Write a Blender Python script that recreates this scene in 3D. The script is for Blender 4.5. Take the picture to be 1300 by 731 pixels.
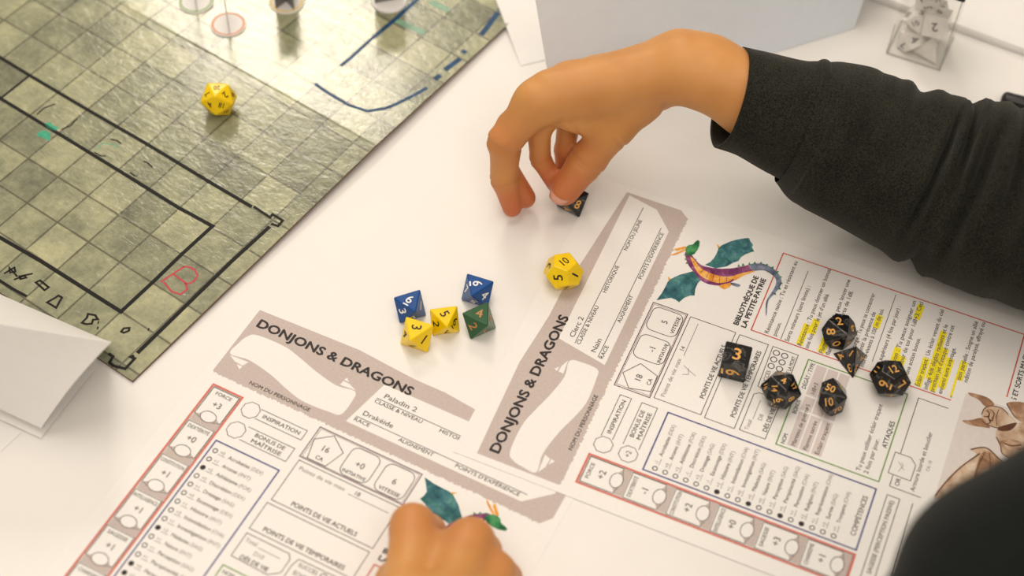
import bpy, bmesh, math, random, itertools
import numpy as np
from mathutils import Vector, Matrix

random.seed(7)
for o in list(bpy.data.objects): bpy.data.objects.remove(o)
SC = bpy.context.scene
COL = SC.collection
MM = 0.001

# ------------------------------------------------------------------ camera
FPX, TILT, ROLL, CAMH = 1959.5674, math.radians(52.174122), math.radians(2.389293), 706.294
W_IMG, H_IMG = 1300, 731
cam = bpy.data.cameras.new('camera'); cam_o = bpy.data.objects.new('camera', cam); COL.objects.link(cam_o)
cam.sensor_width = 36.0; cam.lens = FPX / W_IMG * 36.0
cam.clip_start = 0.01
_f = Vector((0, math.cos(TILT), -math.sin(TILT))); _r0 = Vector((1, 0, 0)); _u0 = Vector((0, math.sin(TILT), math.cos(TILT)))
_r = _r0 * math.cos(ROLL) + _u0 * math.sin(ROLL); _u = -_r0 * math.sin(ROLL) + _u0 * math.cos(ROLL)
M = Matrix((_r, _u, -_f)).transposed().to_4x4(); M.translation = Vector((0, 0, CAMH * MM)); cam_o.matrix_world = M
cam.dof.use_dof = True; cam.dof.focus_distance = 0.885; cam.dof.aperture_fstop = 4.2
SC.camera = cam_o
SC.cycles.transparent_max_bounces = 24

# ------------------------------------------------------------------ light
world = bpy.data.worlds.new('world'); SC.world = world; world.use_nodes = True
bg = world.node_tree.nodes['Background']; bg.inputs[0].default_value = (1.0, 0.88, 0.72, 1); bg.inputs[1].default_value = 0.46

# the room's ceiling lamps, all hung flat at one ceiling height (1.95 m above the table top), none in the picture
CEIL = 1.95
def ceiling_lamp(name, az, el, sx, sy, power, color, base):
    """flat panel facing straight down, seen from 'base' on the table at azimuth az and elevation el"""
    l = bpy.data.lights.new(name, 'AREA'); l.shape = 'RECTANGLE'; l.size = sx; l.size_y = sy; l.energy = power; l.color = color
    o = bpy.data.objects.new(name, l); COL.objects.link(o); d = CEIL / math.tan(math.radians(el)); a = math.radians(az)
    o.location = (base[0] + d * math.sin(a), base[1] + d * math.cos(a), CEIL); o.rotation_euler = (0, 0, -a)
    return o
ceiling_lamp('ceiling_lamp_far_offscreen', -11.2, 40.2, 0.62, 0.93, 34, (1.0, 0.90, 0.74), (-0.15, 0.75))     # the one mirrored in the glossy map
ceiling_lamp('ceiling_lamp_above_offscreen', -32, 73, 1.2, 1.2, 18, (1.0, 0.87, 0.75), (0.05, 0.60))
ceiling_lamp('ceiling_lamp_near_offscreen', 176, 55, 1.6, 1.2, 21, (1.0, 0.87, 0.75), (0.05, 0.60))

SC.view_settings.view_transform = 'Standard'; SC.view_settings.look = 'None'
SC.view_settings.exposure = -0.05; SC.view_settings.gamma = 1.0; SC.view_settings.use_curve_mapping = False

# ------------------------------------------------------------------ pixel -> place helpers (millimetres)
def unproj(px, py, z=0.0):
    x = (px - W_IMG / 2) / FPX; y = -(py - H_IMG / 2) / FPX
    c, s = math.cos(ROLL), math.sin(ROLL); x, y = c * x - s * y, s * x + c * y
    d = (x, math.cos(TILT) + y * math.sin(TILT), -math.sin(TILT) + y * math.cos(TILT))
    k = (CAMH - z) / -d[2]
    return np.array([d[0] * k, d[1] * k, z])
def project(P):
    d = np.asarray(P, float) - np.array([0, 0, CAMH])
    up = d[..., 1] * math.sin(TILT) + d[..., 2] * math.cos(TILT); fw = d[..., 1] * math.cos(TILT) - d[..., 2] * math.sin(TILT)
    x = d[..., 0] / fw; y = up / fw; c, s = math.cos(-ROLL), math.sin(-ROLL)
    return np.stack([(c * x - s * y) * FPX + W_IMG / 2, H_IMG / 2 - (s * x + c * y) * FPX], -1)

# ------------------------------------------------------------------ materials
class NT:
    def __init__(s, name):
        s.m = bpy.data.materials.new(name); s.m.use_nodes = True; s.t = s.m.node_tree; s.n = s.t.nodes; s.l = s.t.links
        s.b = s.n['Principled BSDF']
    def node(s, typ, **kw):
        nd = s.n.new(typ)
        for k, v in kw.items(): setattr(nd, k, v)
        return nd
    def put(s, nd, i, v):
        if isinstance(v, bpy.types.NodeSocket): s.l.new(v, nd.inputs[i])
        else: nd.inputs[i].default_value = v
    def math(s, op, a, b=None, c=None):
        nd = s.node('ShaderNodeMath', operation=op); s.put(nd, 0, a)
        if b is not None: s.put(nd, 1, b)
        if c is not None: s.put(nd, 2, c)
        return nd.outputs[0]
    def coord(s): return s.node('ShaderNodeTexCoord').outputs['Object']
    def noise(s, scale, detail=3, rough=0.5, vec=None, dist=0.0):
        nd = s.node('ShaderNodeTexNoise'); s.put(nd, 'Vector', vec if vec is not None else s.coord()); s.put(nd, 'Scale', scale); s.put(nd, 'Detail', detail); s.put(nd, 'Roughness', rough); s.put(nd, 'Distortion', dist)
        return nd.outputs['Fac']
    def ramp(s, fac, stops, interp='LINEAR'):
        nd = s.node('ShaderNodeValToRGB'); cr = nd.color_ramp; cr.interpolation = interp
        while len(cr.elements) < len(stops): cr.elements.new(0.5)
        for e, (p, c) in zip(cr.elements, stops): e.position = p; e.color = (c[0], c[1], c[2], 1)
        s.put(nd, 0, fac); return nd.outputs[0]
    def mix(s, fac, a, b, blend='MIX'):
        nd = s.node('ShaderNodeMix', data_type='RGBA', blend_type=blend); s.put(nd, 0, fac)
        for i, v in ((6, a), (7, b)):
            s.put(nd, i, v if isinstance(v, bpy.types.NodeSocket) else (v[0], v[1], v[2], 1))
        return nd.outputs[2]
    def bump(s, height, strength=0.2, dist=0.001):
        nd = s.node('ShaderNodeBump'); s.put(nd, 'Height', height); s.put(nd, 'Strength', strength); s.put(nd, 'Distance', dist); s.put(s.b, 'Normal', nd.outputs[0])
    def base(s, col, rough=0.5, spec=0.5):
        s.put(s.b, 'Base Color', col if isinstance(col, bpy.types.NodeSocket) else (col[0], col[1], col[2], 1)); s.put(s.b, 'Roughness', rough); s.put(s.b, 'Specular IOR Level', spec); return s

def simple(name, c, rough=0.5, spec=0.5, var=0.08, scale=300.0):
    t = NT(name); f = t.noise(scale, 2)
    lo = [x * (1 - var) for x in c]; hi = [min(1, x * (1 + var)) for x in c]
    return t.base(t.ramp(f, [(0.3, lo), (0.7, hi)]), rough, spec).m

MAT = {}
MAT['table'] = simple('white_laminate', (0.84, 0.835, 0.82), 0.38, 0.35, 0.01, 40)
MAT['paper'] = simple('sheet_paper', (0.87, 0.865, 0.855), 0.65, 0.25, 0.012, 400)
MAT['card'] = simple('white_card', (0.86, 0.855, 0.85), 0.6, 0.25, 0.01, 120)
MAT['floor'] = simple('grey_floor', (0.32, 0.31, 0.29), 0.6, 0.3, 0.1, 6)
MAT['gray'] = simple('taupe_print', (0.56, 0.485, 0.46), 0.65, 0.25, 0.05, 700)
MAT['ink'] = simple('black_print', (0.035, 0.03, 0.032), 0.6, 0.25)
MAT['soft'] = simple('grey_print', (0.13, 0.115, 0.11), 0.6, 0.25)
MAT['pale'] = simple('pale_grey_print', (0.33, 0.31, 0.30), 0.65, 0.25)
MAT['line'] = simple('dark_line_print', (0.055, 0.045, 0.042), 0.6, 0.25)
MAT['cell'] = simple('pinkish_cell_print', (0.68, 0.61, 0.60), 0.65, 0.25, 0.03)
MAT['red'] = simple('red_frame_print', (0.62, 0.09, 0.06), 0.6, 0.25)
MAT['salmon'] = simple('salmon_frame_print', (0.66, 0.17, 0.13), 0.6, 0.25)
MAT['blue'] = simple('blue_frame_print', (0.055, 0.06, 0.25), 0.6, 0.25)
MAT['green'] = simple('green_frame_print', (0.16, 0.32, 0.07), 0.6, 0.25)
MAT['purple'] = simple('purple_frame_print', (0.12, 0.03, 0.07), 0.6, 0.25)
MAT['yellowhl'] = simple('yellow_highlighter', (0.95, 0.80, 0.02), 0.6, 0.25, 0.08, 500)
MAT['pencil'] = simple('pencil_marks', (0.38, 0.36, 0.35), 0.6, 0.25)
MAT['mblack'] = simple('black_marker_ink', (0.008, 0.008, 0.008), 0.55, 0.2)
MAT['mred'] = simple('red_marker_ink', (0.48, 0.03, 0.05), 0.3, 0.5)
MAT['mgreen'] = simple('green_marker_ink', (0.03, 0.36, 0.22), 0.35, 0.5, 0.2)
MAT['mpale'] = simple('pale_green_marker_ink', (0.20, 0.38, 0.26), 0.35, 0.5, 0.2)
MAT['mblue'] = simple('blue_marker_ink', (0.008, 0.06, 0.16), 0.45, 0.3, 0.4)
MAT['blackplastic'] = simple('black_plastic', (0.012, 0.012, 0.012), 0.35, 0.5)
MAT['gold'] = simple('gold_numeral_paint', (0.80, 0.42, 0.10), 0.45, 0.4, 0.12)
MAT['copper'] = simple('copper_numeral_paint', (0.50, 0.24, 0.07), 0.45, 0.4, 0.12)
MAT['whitep'] = simple('white_numeral_paint', (0.85, 0.86, 0.88), 0.45, 0.4)
MAT['blackp'] = simple('black_numeral_paint', (0.025, 0.015, 0.01), 0.5, 0.3)
MAT['greyp'] = simple('grey_numeral_paint', (0.16, 0.15, 0.15), 0.5, 0.3)
MAT['teal'] = None

def watercolour(name, stops, scale=160):
    t = NT(name); f = t.noise(scale, 5, 0.6, dist=0.6); MAT[name] = t.base(t.ramp(f, stops), 0.65, 0.2).m
watercolour('teal', [(0.3, (0.02, 0.07, 0.10)), (0.5, (0.045, 0.17, 0.20)), (0.7, (0.13, 0.32, 0.34))])
watercolour('violet', [(0.3, (0.08, 0.01, 0.08)), (0.5, (0.22, 0.05, 0.16)), (0.7, (0.45, 0.16, 0.30))])
watercolour('amber', [(0.3, (0.62, 0.20, 0.03)), (0.5, (0.85, 0.40, 0.06)), (0.7, (0.92, 0.60, 0.22))])
watercolour('leafgreen', [(0.3, (0.01, 0.08, 0.04)), (0.5, (0.03, 0.22, 0.08)), (0.7, (0.12, 0.40, 0.16))])
watercolour('slate', [(0.3, (0.05, 0.07, 0.12)), (0.5, (0.18, 0.22, 0.32)), (0.7, (0.40, 0.42, 0.52))])
watercolour('umber', [(0.3, (0.17, 0.075, 0.04)), (0.5, (0.42, 0.24, 0.14)), (0.72, (0.72, 0.56, 0.42))], 110)
watercolour('umberlight', [(0.3, (0.34, 0.19, 0.11)), (0.5, (0.60, 0.43, 0.30)), (0.72, (0.80, 0.69, 0.57))], 90)
watercolour('umberdark', [(0.3, (0.07, 0.025, 0.015)), (0.7, (0.22, 0.10, 0.06))], 120)

def dice_plastic(name, c, rough=0.22):
    t = NT(name); f = t.noise(120, 2)
    t.base(t.ramp(f, [(0.3, [x * 0.92 for x in c]), (0.7, [min(1, x * 1.06) for x in c])]), rough, 0.32); t.put(t.b, 'Coat Weight', 0.06); t.put(t.b, 'Coat Roughness', 0.12); MAT[name] = t.m
dice_plastic('dice_yellow', (0.96, 0.66, 0.003)); dice_plastic('dice_blue', (0.006, 0.075, 0.30)); dice_plastic('dice_green', (0.02, 0.10, 0.035)); dice_plastic('dice_white', (0.90, 0.88, 0.85))
t = NT('dice_black_marble'); f = t.noise(85, 3, 0.5, dist=3.2)
t.base(t.ramp(f, [(0.0, (0.008, 0.008, 0.009)), (0.50, (0.010, 0.010, 0.011)), (0.58, (0.012, 0.012, 0.012)), (0.64, (0.10, 0.10, 0.10)), (0.70, (0.012, 0.012, 0.012))]), 0.16, 0.4)
t.put(t.b, 'Coat Weight', 0.1); t.put(t.b, 'Coat Roughness', 0.08); MAT['dice_black'] = t.m

# thin clear acrylic: see-through with a facing-dependent sheen of the plastic itself
t = NT('clear_acrylic'); tr = t.node('ShaderNodeBsdfTransparent'); tr.inputs[0].default_value = (0.985, 0.985, 0.98, 1); gl = t.node('ShaderNodeBsdfGlossy'); gl.inputs['Roughness'].default_value = 0.05
fr = t.node('ShaderNodeLayerWeight'); fr.inputs[0].default_value = 0.12; ms = t.node('ShaderNodeMixShader'); t.l.new(t.math('MULTIPLY', fr.outputs['Facing'], 0.22), ms.inputs[0]); t.l.new(tr.outputs[0], ms.inputs[1]); t.l.new(gl.outputs[0], ms.inputs[2])
t.l.new(ms.outputs[0], t.n['Material Output'].inputs[0]); MAT['acrylic'] = t.m

# battle map print: 1-inch stone flags, each with its own tone, under a glossy wrinkled laminate
SQ = 25.4 * 0.9965
t = NT('stone_flag_map_print'); co = t.coord(); sep = t.node('ShaderNodeSeparateXYZ'); t.l.new(co, sep.inputs[0])
u = t.math('DIVIDE', sep.outputs[0], SQ * MM); v = t.math('DIVIDE', sep.outputs[1], SQ * MM)
cmb = t.node('ShaderNodeCombineXYZ'); t.l.new(t.math('FLOOR', u), cmb.inputs[0]); t.l.new(t.math('FLOOR', v), cmb.inputs[1])
wn = t.node('ShaderNodeTexWhiteNoise', noise_dimensions='2D'); t.l.new(cmb.outputs[0], wn.inputs['Vector'])
n1 = t.noise(38, 5, 0.62, co); n2 = t.noise(210, 5, 0.7, co)
tone = t.math('ADD', t.math('MULTIPLY', wn.outputs['Value'], 0.27), t.math('MULTIPLY', n1, 0.74)); tone = t.math('ADD', tone, t.math('MULTIPLY', t.math('SUBTRACT', n2, 0.5), 0.46))
colr = t.ramp(tone, [(0.22, (0.115, 0.122, 0.085)), (0.42, (0.225, 0.24, 0.155)), (0.60, (0.35, 0.36, 0.225)), (0.82, (0.52, 0.51, 0.31))])
def edge(q):
    fr_ = t.math('FRACT', q); return t.math('MINIMUM', fr_, t.math('SUBTRACT', 1.0, fr_))
wob = t.math('MULTIPLY', t.math('SUBTRACT', t.noise(120, 3, 0.5, co), 0.5), 0.03)
ed = t.math('ADD', t.math('MINIMUM', edge(u), edge(v)), wob)
grout = t.ramp(ed, [(0.012, (1, 1, 1)), (0.035, (0, 0, 0))])
colr = t.mix(t.math('MULTIPLY', grout, 0.75), colr, (0.055, 0.047, 0.032))
t.base(colr, 0.16, 0.5)
wr = t.noise(1, 6, 0.62, None); 
mp = t.node('ShaderNodeMapping'); mp.inputs['Scale'].default_value = (90, 190, 120); t.l.new(co, mp.inputs[0]); wr = t.noise(1.0, 5, 0.6, mp.outputs[0], 0.4)
t.bump(t.math('ADD', wr, t.math('MULTIPLY', t.noise(420, 4, 0.6, co), 0.35)), 0.34, 0.0010); t.put(t.b, 'Coat Weight', 0.35); t.put(t.b, 'Coat Roughness', 0.10)
MAT['map'] = t.m
MAT['mapedge'] = simple('map_board_core', (0.20, 0.13, 0.10), 0.7, 0.2)

# skin: warm tan with redder finger ends (painted attribute), fine pores
t = NT('skin'); at = t.node('ShaderNodeAttribute', attribute_name='red'); nz = t.noise(260, 4, 0.6); nb = t.noise(35, 3)
c0 = t.ramp(nb, [(0.3, (0.57, 0.255, 0.075)), (0.7, (0.66, 0.32, 0.10))]); c1 = t.mix(at.outputs['Fac'], c0, (0.54, 0.12, 0.055))
t.base(c1, 0.48, 0.4); t.put(t.b, 'Subsurface Weight', 0.25); t.put(t.b, 'Subsurface Radius', (1.0, 0.35, 0.18)); t.put(t.b, 'Subsurface Scale', 0.003); t.bump(nz, 0.12, 0.0006); MAT['skin'] = t.m
MAT['nail'] = simple('fingernail', (0.70, 0.36, 0.27), 0.3, 0.5, 0.04)
def fabric(name, lo, hi):
    t = NT(name); f = t.noise(1500, 3, 0.7); g = t.noise(60, 3)
    t.base(t.ramp(t.math('ADD', t.math('MULTIPLY', f, 0.88), t.math('MULTIPLY', g, 0.12)), [(0.42, lo), (0.60, hi)]), 0.95, 0.1); t.put(t.b, 'Sheen Weight', 0.10); t.bump(f, 0.35, 0.0008); MAT[name] = t.m
fabric('sweater', (0.005, 0.0052, 0.0042), (0.034, 0.035, 0.026)); fabric('jacket', (0.004, 0.005, 0.005), (0.013, 0.016, 0.015))

# ------------------------------------------------------------------ mesh helpers
def link(o, parent=None):
    COL.objects.link(o)
    if parent is not None: o.parent = parent
    return o
def tag(o, label=None, cat=None, group=None, kind=None):
    for k, v in (('label', label), ('category', cat), ('group', group), ('kind', kind)):
        if v is not None: o[k] = v
    return o
def empty(name, loc=(0, 0, 0), rz=0.0, label=None, cat=None, group=None):
    o = bpy.data.objects.new(name, None); o.empty_display_size = 0.01; o.location = [c * MM for c in loc]; o.rotation_euler = (0, 0, rz)
    COL.objects.link(o); return tag(o, label, cat, group)
def mesh_obj(name, verts, faces, mat, parent=None, smooth=False):
    me = bpy.data.meshes.new(name); me.from_pydata([tuple(float(c) * MM for c in p) for p in verts], [], [list(map(int, f)) for f in faces]); me.materials.append(MAT[mat] if isinstance(mat, str) else mat)
    if smooth: me.polygons.foreach_set('use_smooth', [True] * len(me.polygons))
    me.update(); return link(bpy.data.objects.new(name, me), parent)
def from_bm(name, bm, mat, parent=None, smooth=False):
    me = bpy.data.meshes.new(name); bmesh.ops.scale(bm, vec=(MM, MM, MM), verts=bm.verts); bm.to_mesh(me); bm.free(); me.materials.append(MAT[mat])
    if smooth: me.polygons.foreach_set('use_smooth', [True] * len(me.polygons))
    return link(bpy.data.objects.new(name, me), parent)
def bm_box(x0, y0, z0, x1, y1, z1, bevel=0.0, seg=2):
    bm = bmesh.new(); vs = [bm.verts.new(p) for p in itertools.product((x0, x1), (y0, y1), (z0, z1))]
    for f in ((0, 1, 3, 2), (4, 6, 7, 5), (0, 4, 5, 1), (2, 3, 7, 6), (0, 2, 6, 4), (1, 5, 7, 3)): bm.faces.new([vs[i] for i in f])
    bmesh.ops.recalc_face_normals(bm, faces=bm.faces)
    if bevel: bmesh.ops.bevel(bm, geom=list(bm.edges), offset=bevel, segments=seg, affect='EDGES', profile=0.5)
    return bm
def slab(name, poly, z0, z1, mat, parent=None):
    """polygon (counter-clockwise xy list) extruded from z0 to z1; z may be functions of xy"""
    g0 = z0 if callable(z0) else (lambda x, y: z0); g1 = z1 if callable(z1) else (lambda x, y: z1); n = len(poly)
    V = [(x, y, g0(x, y)) for x, y in poly] + [(x, y, g1(x, y)) for x, y in poly]
    F = [list(range(n))[::-1], list(range(n, 2 * n))] + [[i, (i + 1) % n, n + (i + 1) % n, n + i] for i in range(n)]
    return mesh_obj(name, V, F, mat, parent)
def sheet3d(name, P, thick, mat, parent=None, nu=12, nv=12, bend=None, smooth=True):
    """bilinear paper panel from four 3-D corners with thickness"""
    P = [np.array(p, float) for p in P]; n = np.cross(P[1] - P[0], P[3] - P[0]); n /= np.linalg.norm(n); V = []; F = []
    for s in (0, 1):
        for i in range(nu + 1):
            for j in range(nv + 1):
                a, b = i / nu, j / nv; p = P[0] * (1 - a) * (1 - b) + P[1] * a * (1 - b) + P[2] * a * b + P[3] * (1 - a) * b
                if bend: p = p + bend(a, b)
                V.append(p + n * (thick * (s - 0.5)))
    N = (nu + 1) * (nv + 1); id_ = lambda s, i, j: s * N + i * (nv + 1) + j
    for i in range(nu):
        for j in range(nv):
            F.append([id_(1, i, j), id_(1, i + 1, j), id_(1, i + 1, j + 1), id_(1, i, j + 1)]); F.append([id_(0, i, j), id_(0, i, j + 1), id_(0, i + 1, j + 1), id_(0, i + 1, j)])
    for i in range(nu):
        for j in (0, nv): F.append([id_(0, i, j), id_(0, i + 1, j), id_(1, i + 1, j), id_(1, i, j)])
    for j in range(nv):
        for i in (0, nu): F.append([id_(0, i, j), id_(0, i, j + 1), id_(1, i, j + 1), id_(1, i, j)])
    o = mesh_obj(name, V, F, mat, parent); bm = bmesh.new(); bm.from_mesh(o.data); bmesh.ops.recalc_face_normals(bm, faces=bm.faces); bm.to_mesh(o.data); bm.free(); return o

# text -> flat mesh data (built-in font), cached
_tc = {}
def text_geo(s, bold=0.0):
    k = (s, bold)
    if k not in _tc:
        c = bpy.data.curves.new('t', 'FONT'); c.body = s; c.size = 1.0; c.resolution_u = 3; c.fill_mode = 'FRONT'
        o = bpy.data.objects.new('t', c); COL.objects.link(o)
        me = bpy.data.meshes.new_from_object(o.evaluated_get(bpy.context.evaluated_depsgraph_get()))
        v = np.array([p.co[:2] for p in me.vertices]) if len(me.vertices) else np.zeros((0, 2)); f = [list(p.vertices) for p in me.polygons]
        bpy.data.objects.remove(o); bpy.data.curves.remove(c); bpy.data.meshes.remove(me)
        if bold > 0 and len(v):                     # heavier stroke: shifted copies of the same outline
            n_ = len(v); sh_ = [(-bold, 0), (bold, 0), (0, bold), (0, -bold)]; f = [[i + q * n_ for i in g] for q in range(4) for g in f]; v = np.concatenate([v + np.array(d) for d in sh_])
        _tc[k] = (v, f)
    return _tc[k]
def layers(v, bold):                              # tiny height per copy so that copies never share a plane
    n_ = len(v); return (np.arange(n_) // max(1, n_ // 4)) * 0.004 if bold > 0 else np.zeros(n_)

def smooth_poly(pts, n=6, closed=True):
    P = np.array(pts, float); N = len(P); out = []
    for i in range(N if closed else N - 1):
        g = lambda k: P[k % N] if closed else P[max(0, min(N - 1, k))]
        p0, p1, p2, p3 = g(i - 1), g(i), g(i + 1), g(i + 2)
        for q in range(n):
            t_ = q / n; out.append(0.5 * ((2 * p1) + (-p0 + p2) * t_ + (2 * p0 - 5 * p1 + 4 * p2 - p3) * t_ ** 2 + (-p0 + 3 * p1 - 3 * p2 + p3) * t_ ** 3))
    if not closed: out.append(P[-1])
    return [tuple(p) for p in out]

class Ink:
    """collects flat print (strokes, fills, lettering) of one part; z in mm above the sheet base"""
    def __init__(s): s.d = {}
    def raw(s, mat, V, F):
        vs, fs = s.d.setdefault(mat, ([], [])); o = len(vs); vs.extend(V); fs.extend([[i + o for i in f] for f in F])
    def fill(s, poly, mat, z=0.15):
        p = np.array(poly); a = 0.5 * np.sum(p[:, 0] * np.roll(p[:, 1], -1) - np.roll(p[:, 0], -1) * p[:, 1])
        if a < 0: poly = list(poly)[::-1]
        s.raw(mat, [(x, y, z) for x, y in poly], [list(range(len(poly)))]); return s
    def rect(s, x0, y0, x1, y1, mat, z=0.15): return s.fill([(x0, y0), (x1, y0), (x1, y1), (x0, y1)], mat, z)
    def line(s, pts, w, mat='line', z=0.20, closed=False, taper=None):
        w = w * 1.18
        P = np.array(pts, float); n = len(P); L = []; R = []
        for i in range(n):
            a = P[(i - 1) % n] if (closed or i > 0) else P[i]; b = P[(i + 1) % n] if (closed or i < n - 1) else P[i]
            d1 = P[i] - a; d2 = b - P[i]
            d1 = d1 / (np.linalg.norm(d1) or 1) if np.any(d1) else None; d2 = d2 / (np.linalg.norm(d2) or 1) if np.any(d2) else None
            if d1 is None: d1 = d2
            if d2 is None: d2 = d1
            m = d1 + d2; m = m / (np.linalg.norm(m) or 1); nn = np.array([-m[1], m[0]]); c = max(0.35, abs(nn @ np.array([-d1[1], d1[0]])))
            ww = (w if taper is None else w * taper[i]) / 2 / c
            L.append(P[i] + nn * ww); R.append(P[i] - nn * ww)
        V = [(p[0], p[1], z) for p in L + R]; F = [[i, n + i, n + (i + 1) % n, (i + 1) % n] for i in range(n if closed else n - 1)]
        s.raw(mat, V, F); return s
    def box(s, x0, y0, x1, y1, w=0.35, mat='line', z=0.20): return s.line([(x0, y0), (x1, y0), (x1, y1), (x0, y1)], w, mat, z, True)
    def ellipse(s, cx, cy, rx, ry, w=0.3, mat='line', z=0.2, n=20, fill=None):
        pts = [(cx + rx * math.cos(2 * math.pi * k / n), cy + ry * math.sin(2 * math.pi * k / n)) for k in range(n)]
        if fill: s.fill(pts, fill, z - 0.02)
        return s.line(pts, w, mat, z, True)
    def text(s, body, x, y, h, w=None, mat='ink', bold=0.0, ang=0.0, z=0.20, align='L', slant=0.0):
        v, f = text_geo(body, bold + 0.010)
        if not len(v): return s
        zl = layers(v, 1)
        v = v.copy(); x0, x1 = v[:, 0].min(), v[:, 0].max(); v[:, 0] -= x0; ex = x1 - x0; k = h / 0.69; kx = (w / ex) if w else k
        v = np.stack([v[:, 0] * kx + v[:, 1] * k * slant, v[:, 1] * k], 1); wid = ex * kx
        if align == 'C': v[:, 0] -= wid / 2
        if align == 'R': v[:, 0] -= wid
        c, q = math.cos(math.radians(ang)), math.sin(math.radians(ang))
        s.raw(mat, [(x + c * a - q * b, y + q * a + c * b, z + h_) for (a, b), h_ in zip(v, zl)], f); return s
    def build(s, name, parent, label=None):
        """one mesh object with one slot per ink"""
        V = []; F = []; mi = []; mats = list(s.d)
        for i, m in enumerate(mats):
            vs, fs = s.d[m]; o = len(V); V += vs; F += [[a + o for a in f] for f in fs]; mi += [i] * len(fs)
        ob = mesh_obj(name, V, F, mats[0], parent)
        for m in mats[1:]: ob.data.materials.append(MAT[m])
        ob.data.polygons.foreach_set('material_index', mi)
        if label: ob['label'] = label
        return ob

# ================================================================== STRUCTURE
tag(from_bm('floor', bm_box(-3000, -2200, -760, 3000, 4200, -740), 'floor'), kind='structure')
tbl = empty('table', (0, 850, -740), 0, 'long white laminate table that everything lies on', 'table')
from_bm('table_top', bm_box(-1150, -740, 710, 1150, 700, 740, 4, 3), 'table', tbl)
for sx in (-1080, 1080):
    for sy in (-670, 630): from_bm('leg', bm_box(sx - 25, sy - 25, 0, sx + 25, sy + 25, 711, 3), 'floor', tbl)

# ================================================================== BATTLE MAP
MAPK = 0.9965
mo = np.array([-221.317, 519.741]) * MAPK; MA = math.radians(-33.4987)
bmap = empty('battle_map', (mo[0], mo[1], 0), MA, 'glossy folding battle map printed with green-grey stone squares', 'game map')
RISE, THK, JF = 4.6, 1.8, 7.25                      # height of the fold, board thickness, fold position in squares
def mz(j):                                          # height of the map's upper face at row j
    return THK + (RISE * (j + 1.2) / (JF + 1.2) if j <= JF else RISE * max(0.0, 1 - (j - JF) / 8.75))
def mpx(px, py):                                    # pixel -> map squares (on the sloping map face)
    j = 5.0
    for _ in range(6):
        w = unproj(px, py, mz(j)); d = w[:2] - mo; c, s = math.cos(-MA), math.sin(-MA)
        i, j = (c * d[0] - s * d[1]) / SQ, (s * d[0] + c * d[1]) / SQ
    return i, j
def map_world(i, j, dz=0.0):
    c, s = math.cos(MA), math.sin(MA); x, y = i * SQ, j * SQ
    return np.array([mo[0] + c * x - s * y, mo[1] + s * x + c * y, mz(j) + dz])
def map_panel(name, j0, j1):
    V = []; F = []; I0, I1, n = -13.0, 1.5, 10
    for k in range(n + 1):
        j = j0 + (j1 - j0) * k / n
        for i in (I0, I1): V += [(i * SQ, j * SQ, mz(j)), (i * SQ, j * SQ, mz(j) - THK + 0.05)]
    for k in range(n):
        a = k * 4; b = a + 4
        F += [[a, a + 2, b + 2, b], [a + 1, b + 1, b + 3, a + 3], [a, b, b + 1, a + 1], [a + 2, a + 3, b + 3, b + 2]]
    F += [[0, 1, 3, 2], [n * 4, n * 4 + 2, n * 4 + 3, n * 4 + 1]]
    o = mesh_obj(name, V, F, 'map', bmap); o.data.materials.append(MAT['mapedge'])
    for p in o.data.polygons:
        if abs(p.normal.z) < 0.5 or p.normal.z < 0: p.material_index = 1
    return o
map_panel('panel', -1.2, JF - 0.004); map_panel('panel', JF + 0.004, 16)
mesh_obj('fold_crease', [(i * SQ, (JF + dj) * SQ, mz(JF + dj) + dz) for i in np.linspace(-13, 1.5, 30) for dj, dz in ((-0.03, 0.04), (0.0, 0.16), (0.035, 0.04))], [[a * 3 + b, a * 3 + 3 + b, a * 3 + 4 + b, a * 3 + 1 + b] for a in range(29) for b in (0, 1)], 'map', bmap)
class MapInk(Ink):
    def build(s, name, parent, label=None):
        for m, (vs, fs) in s.d.items(): s.d[m] = ([(x * SQ, y * SQ, mz(y) + 0.08 + z) for x, y, z in vs], fs)
        return super().build(name, parent, label)
def mark(name, pts, w, mat, raw=False, closed=False, taper=None):
    P = pts if raw else [mpx(*p) for p in pts]
    dens = []
    for a, b in zip(P, P[1:] + ([P[0]] if closed else [])):
        k = max(1, int(np.hypot(b[0] - a[0], b[1] - a[1]) / 0.5)); dens += [(a[0] + (b[0] - a[0]) * q / k, a[1] + (b[1] - a[1]) * q / k) for q in range(k)]
    if not closed: dens.append(P[-1])
    k = MapInk(); k.line(dens, w / SQ, mat, 0.0, closed); return k.build(name, bmap)
def cr(x0, y0, s, L): return [(x0 + a / s, y0 + b / s) for a, b in L]
def wob(P, a=0.02):
    return [(x + random.uniform(-a, a), y + random.uniform(-a, a)) for x, y in P]
mark('marker_line', wob([(-12.9, 3.0), (-9, 3.0), (-7, 3), (-5, 3), (-3, 3), (-1, 3), (0, 3.02), (0.0, 2), (0, 1), (0, 0), (-1, 0), (-2.5, -0.03), (-4, -0.1), (-7, -0.05)]), 2.1, 'mblack', True)
mark('marker_line', wob([(-12.9, 4.02), (-9, 4), (-7, 4), (-5, 4), (-3, 4.02), (-1, 4), (0.35, 4.02)]), 2.1, 'mblack', True)
mark('marker_line', [(-7, 3.98), (-7, 3.02)], 1.4, 'mblack', True)
mark('marker_line', [(322, 262), (343, 276), (346, 272), (359, 280), (353, 287), (344, 284)], 1.4, 'mblack')
mark('marker_line', wob([(1.07, 3.8), (1.06, 2.5), (1.06, 1), (1.07, -0.6)]), 2.1, 'mblack', True)
mark('marker_line', cr(0, 320, 3.848, [(655, 505), (640, 512), (658, 520), (612, 570), (555, 555), (535, 540), (552, 510), (530, 495)]), 1.5, 'mblack')
mark('marker_line', cr(0, 320, 3.848, [(-60, 105), (0, 140), (60, 178), (130, 216)]), 1.5, 'mblack')
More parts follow.
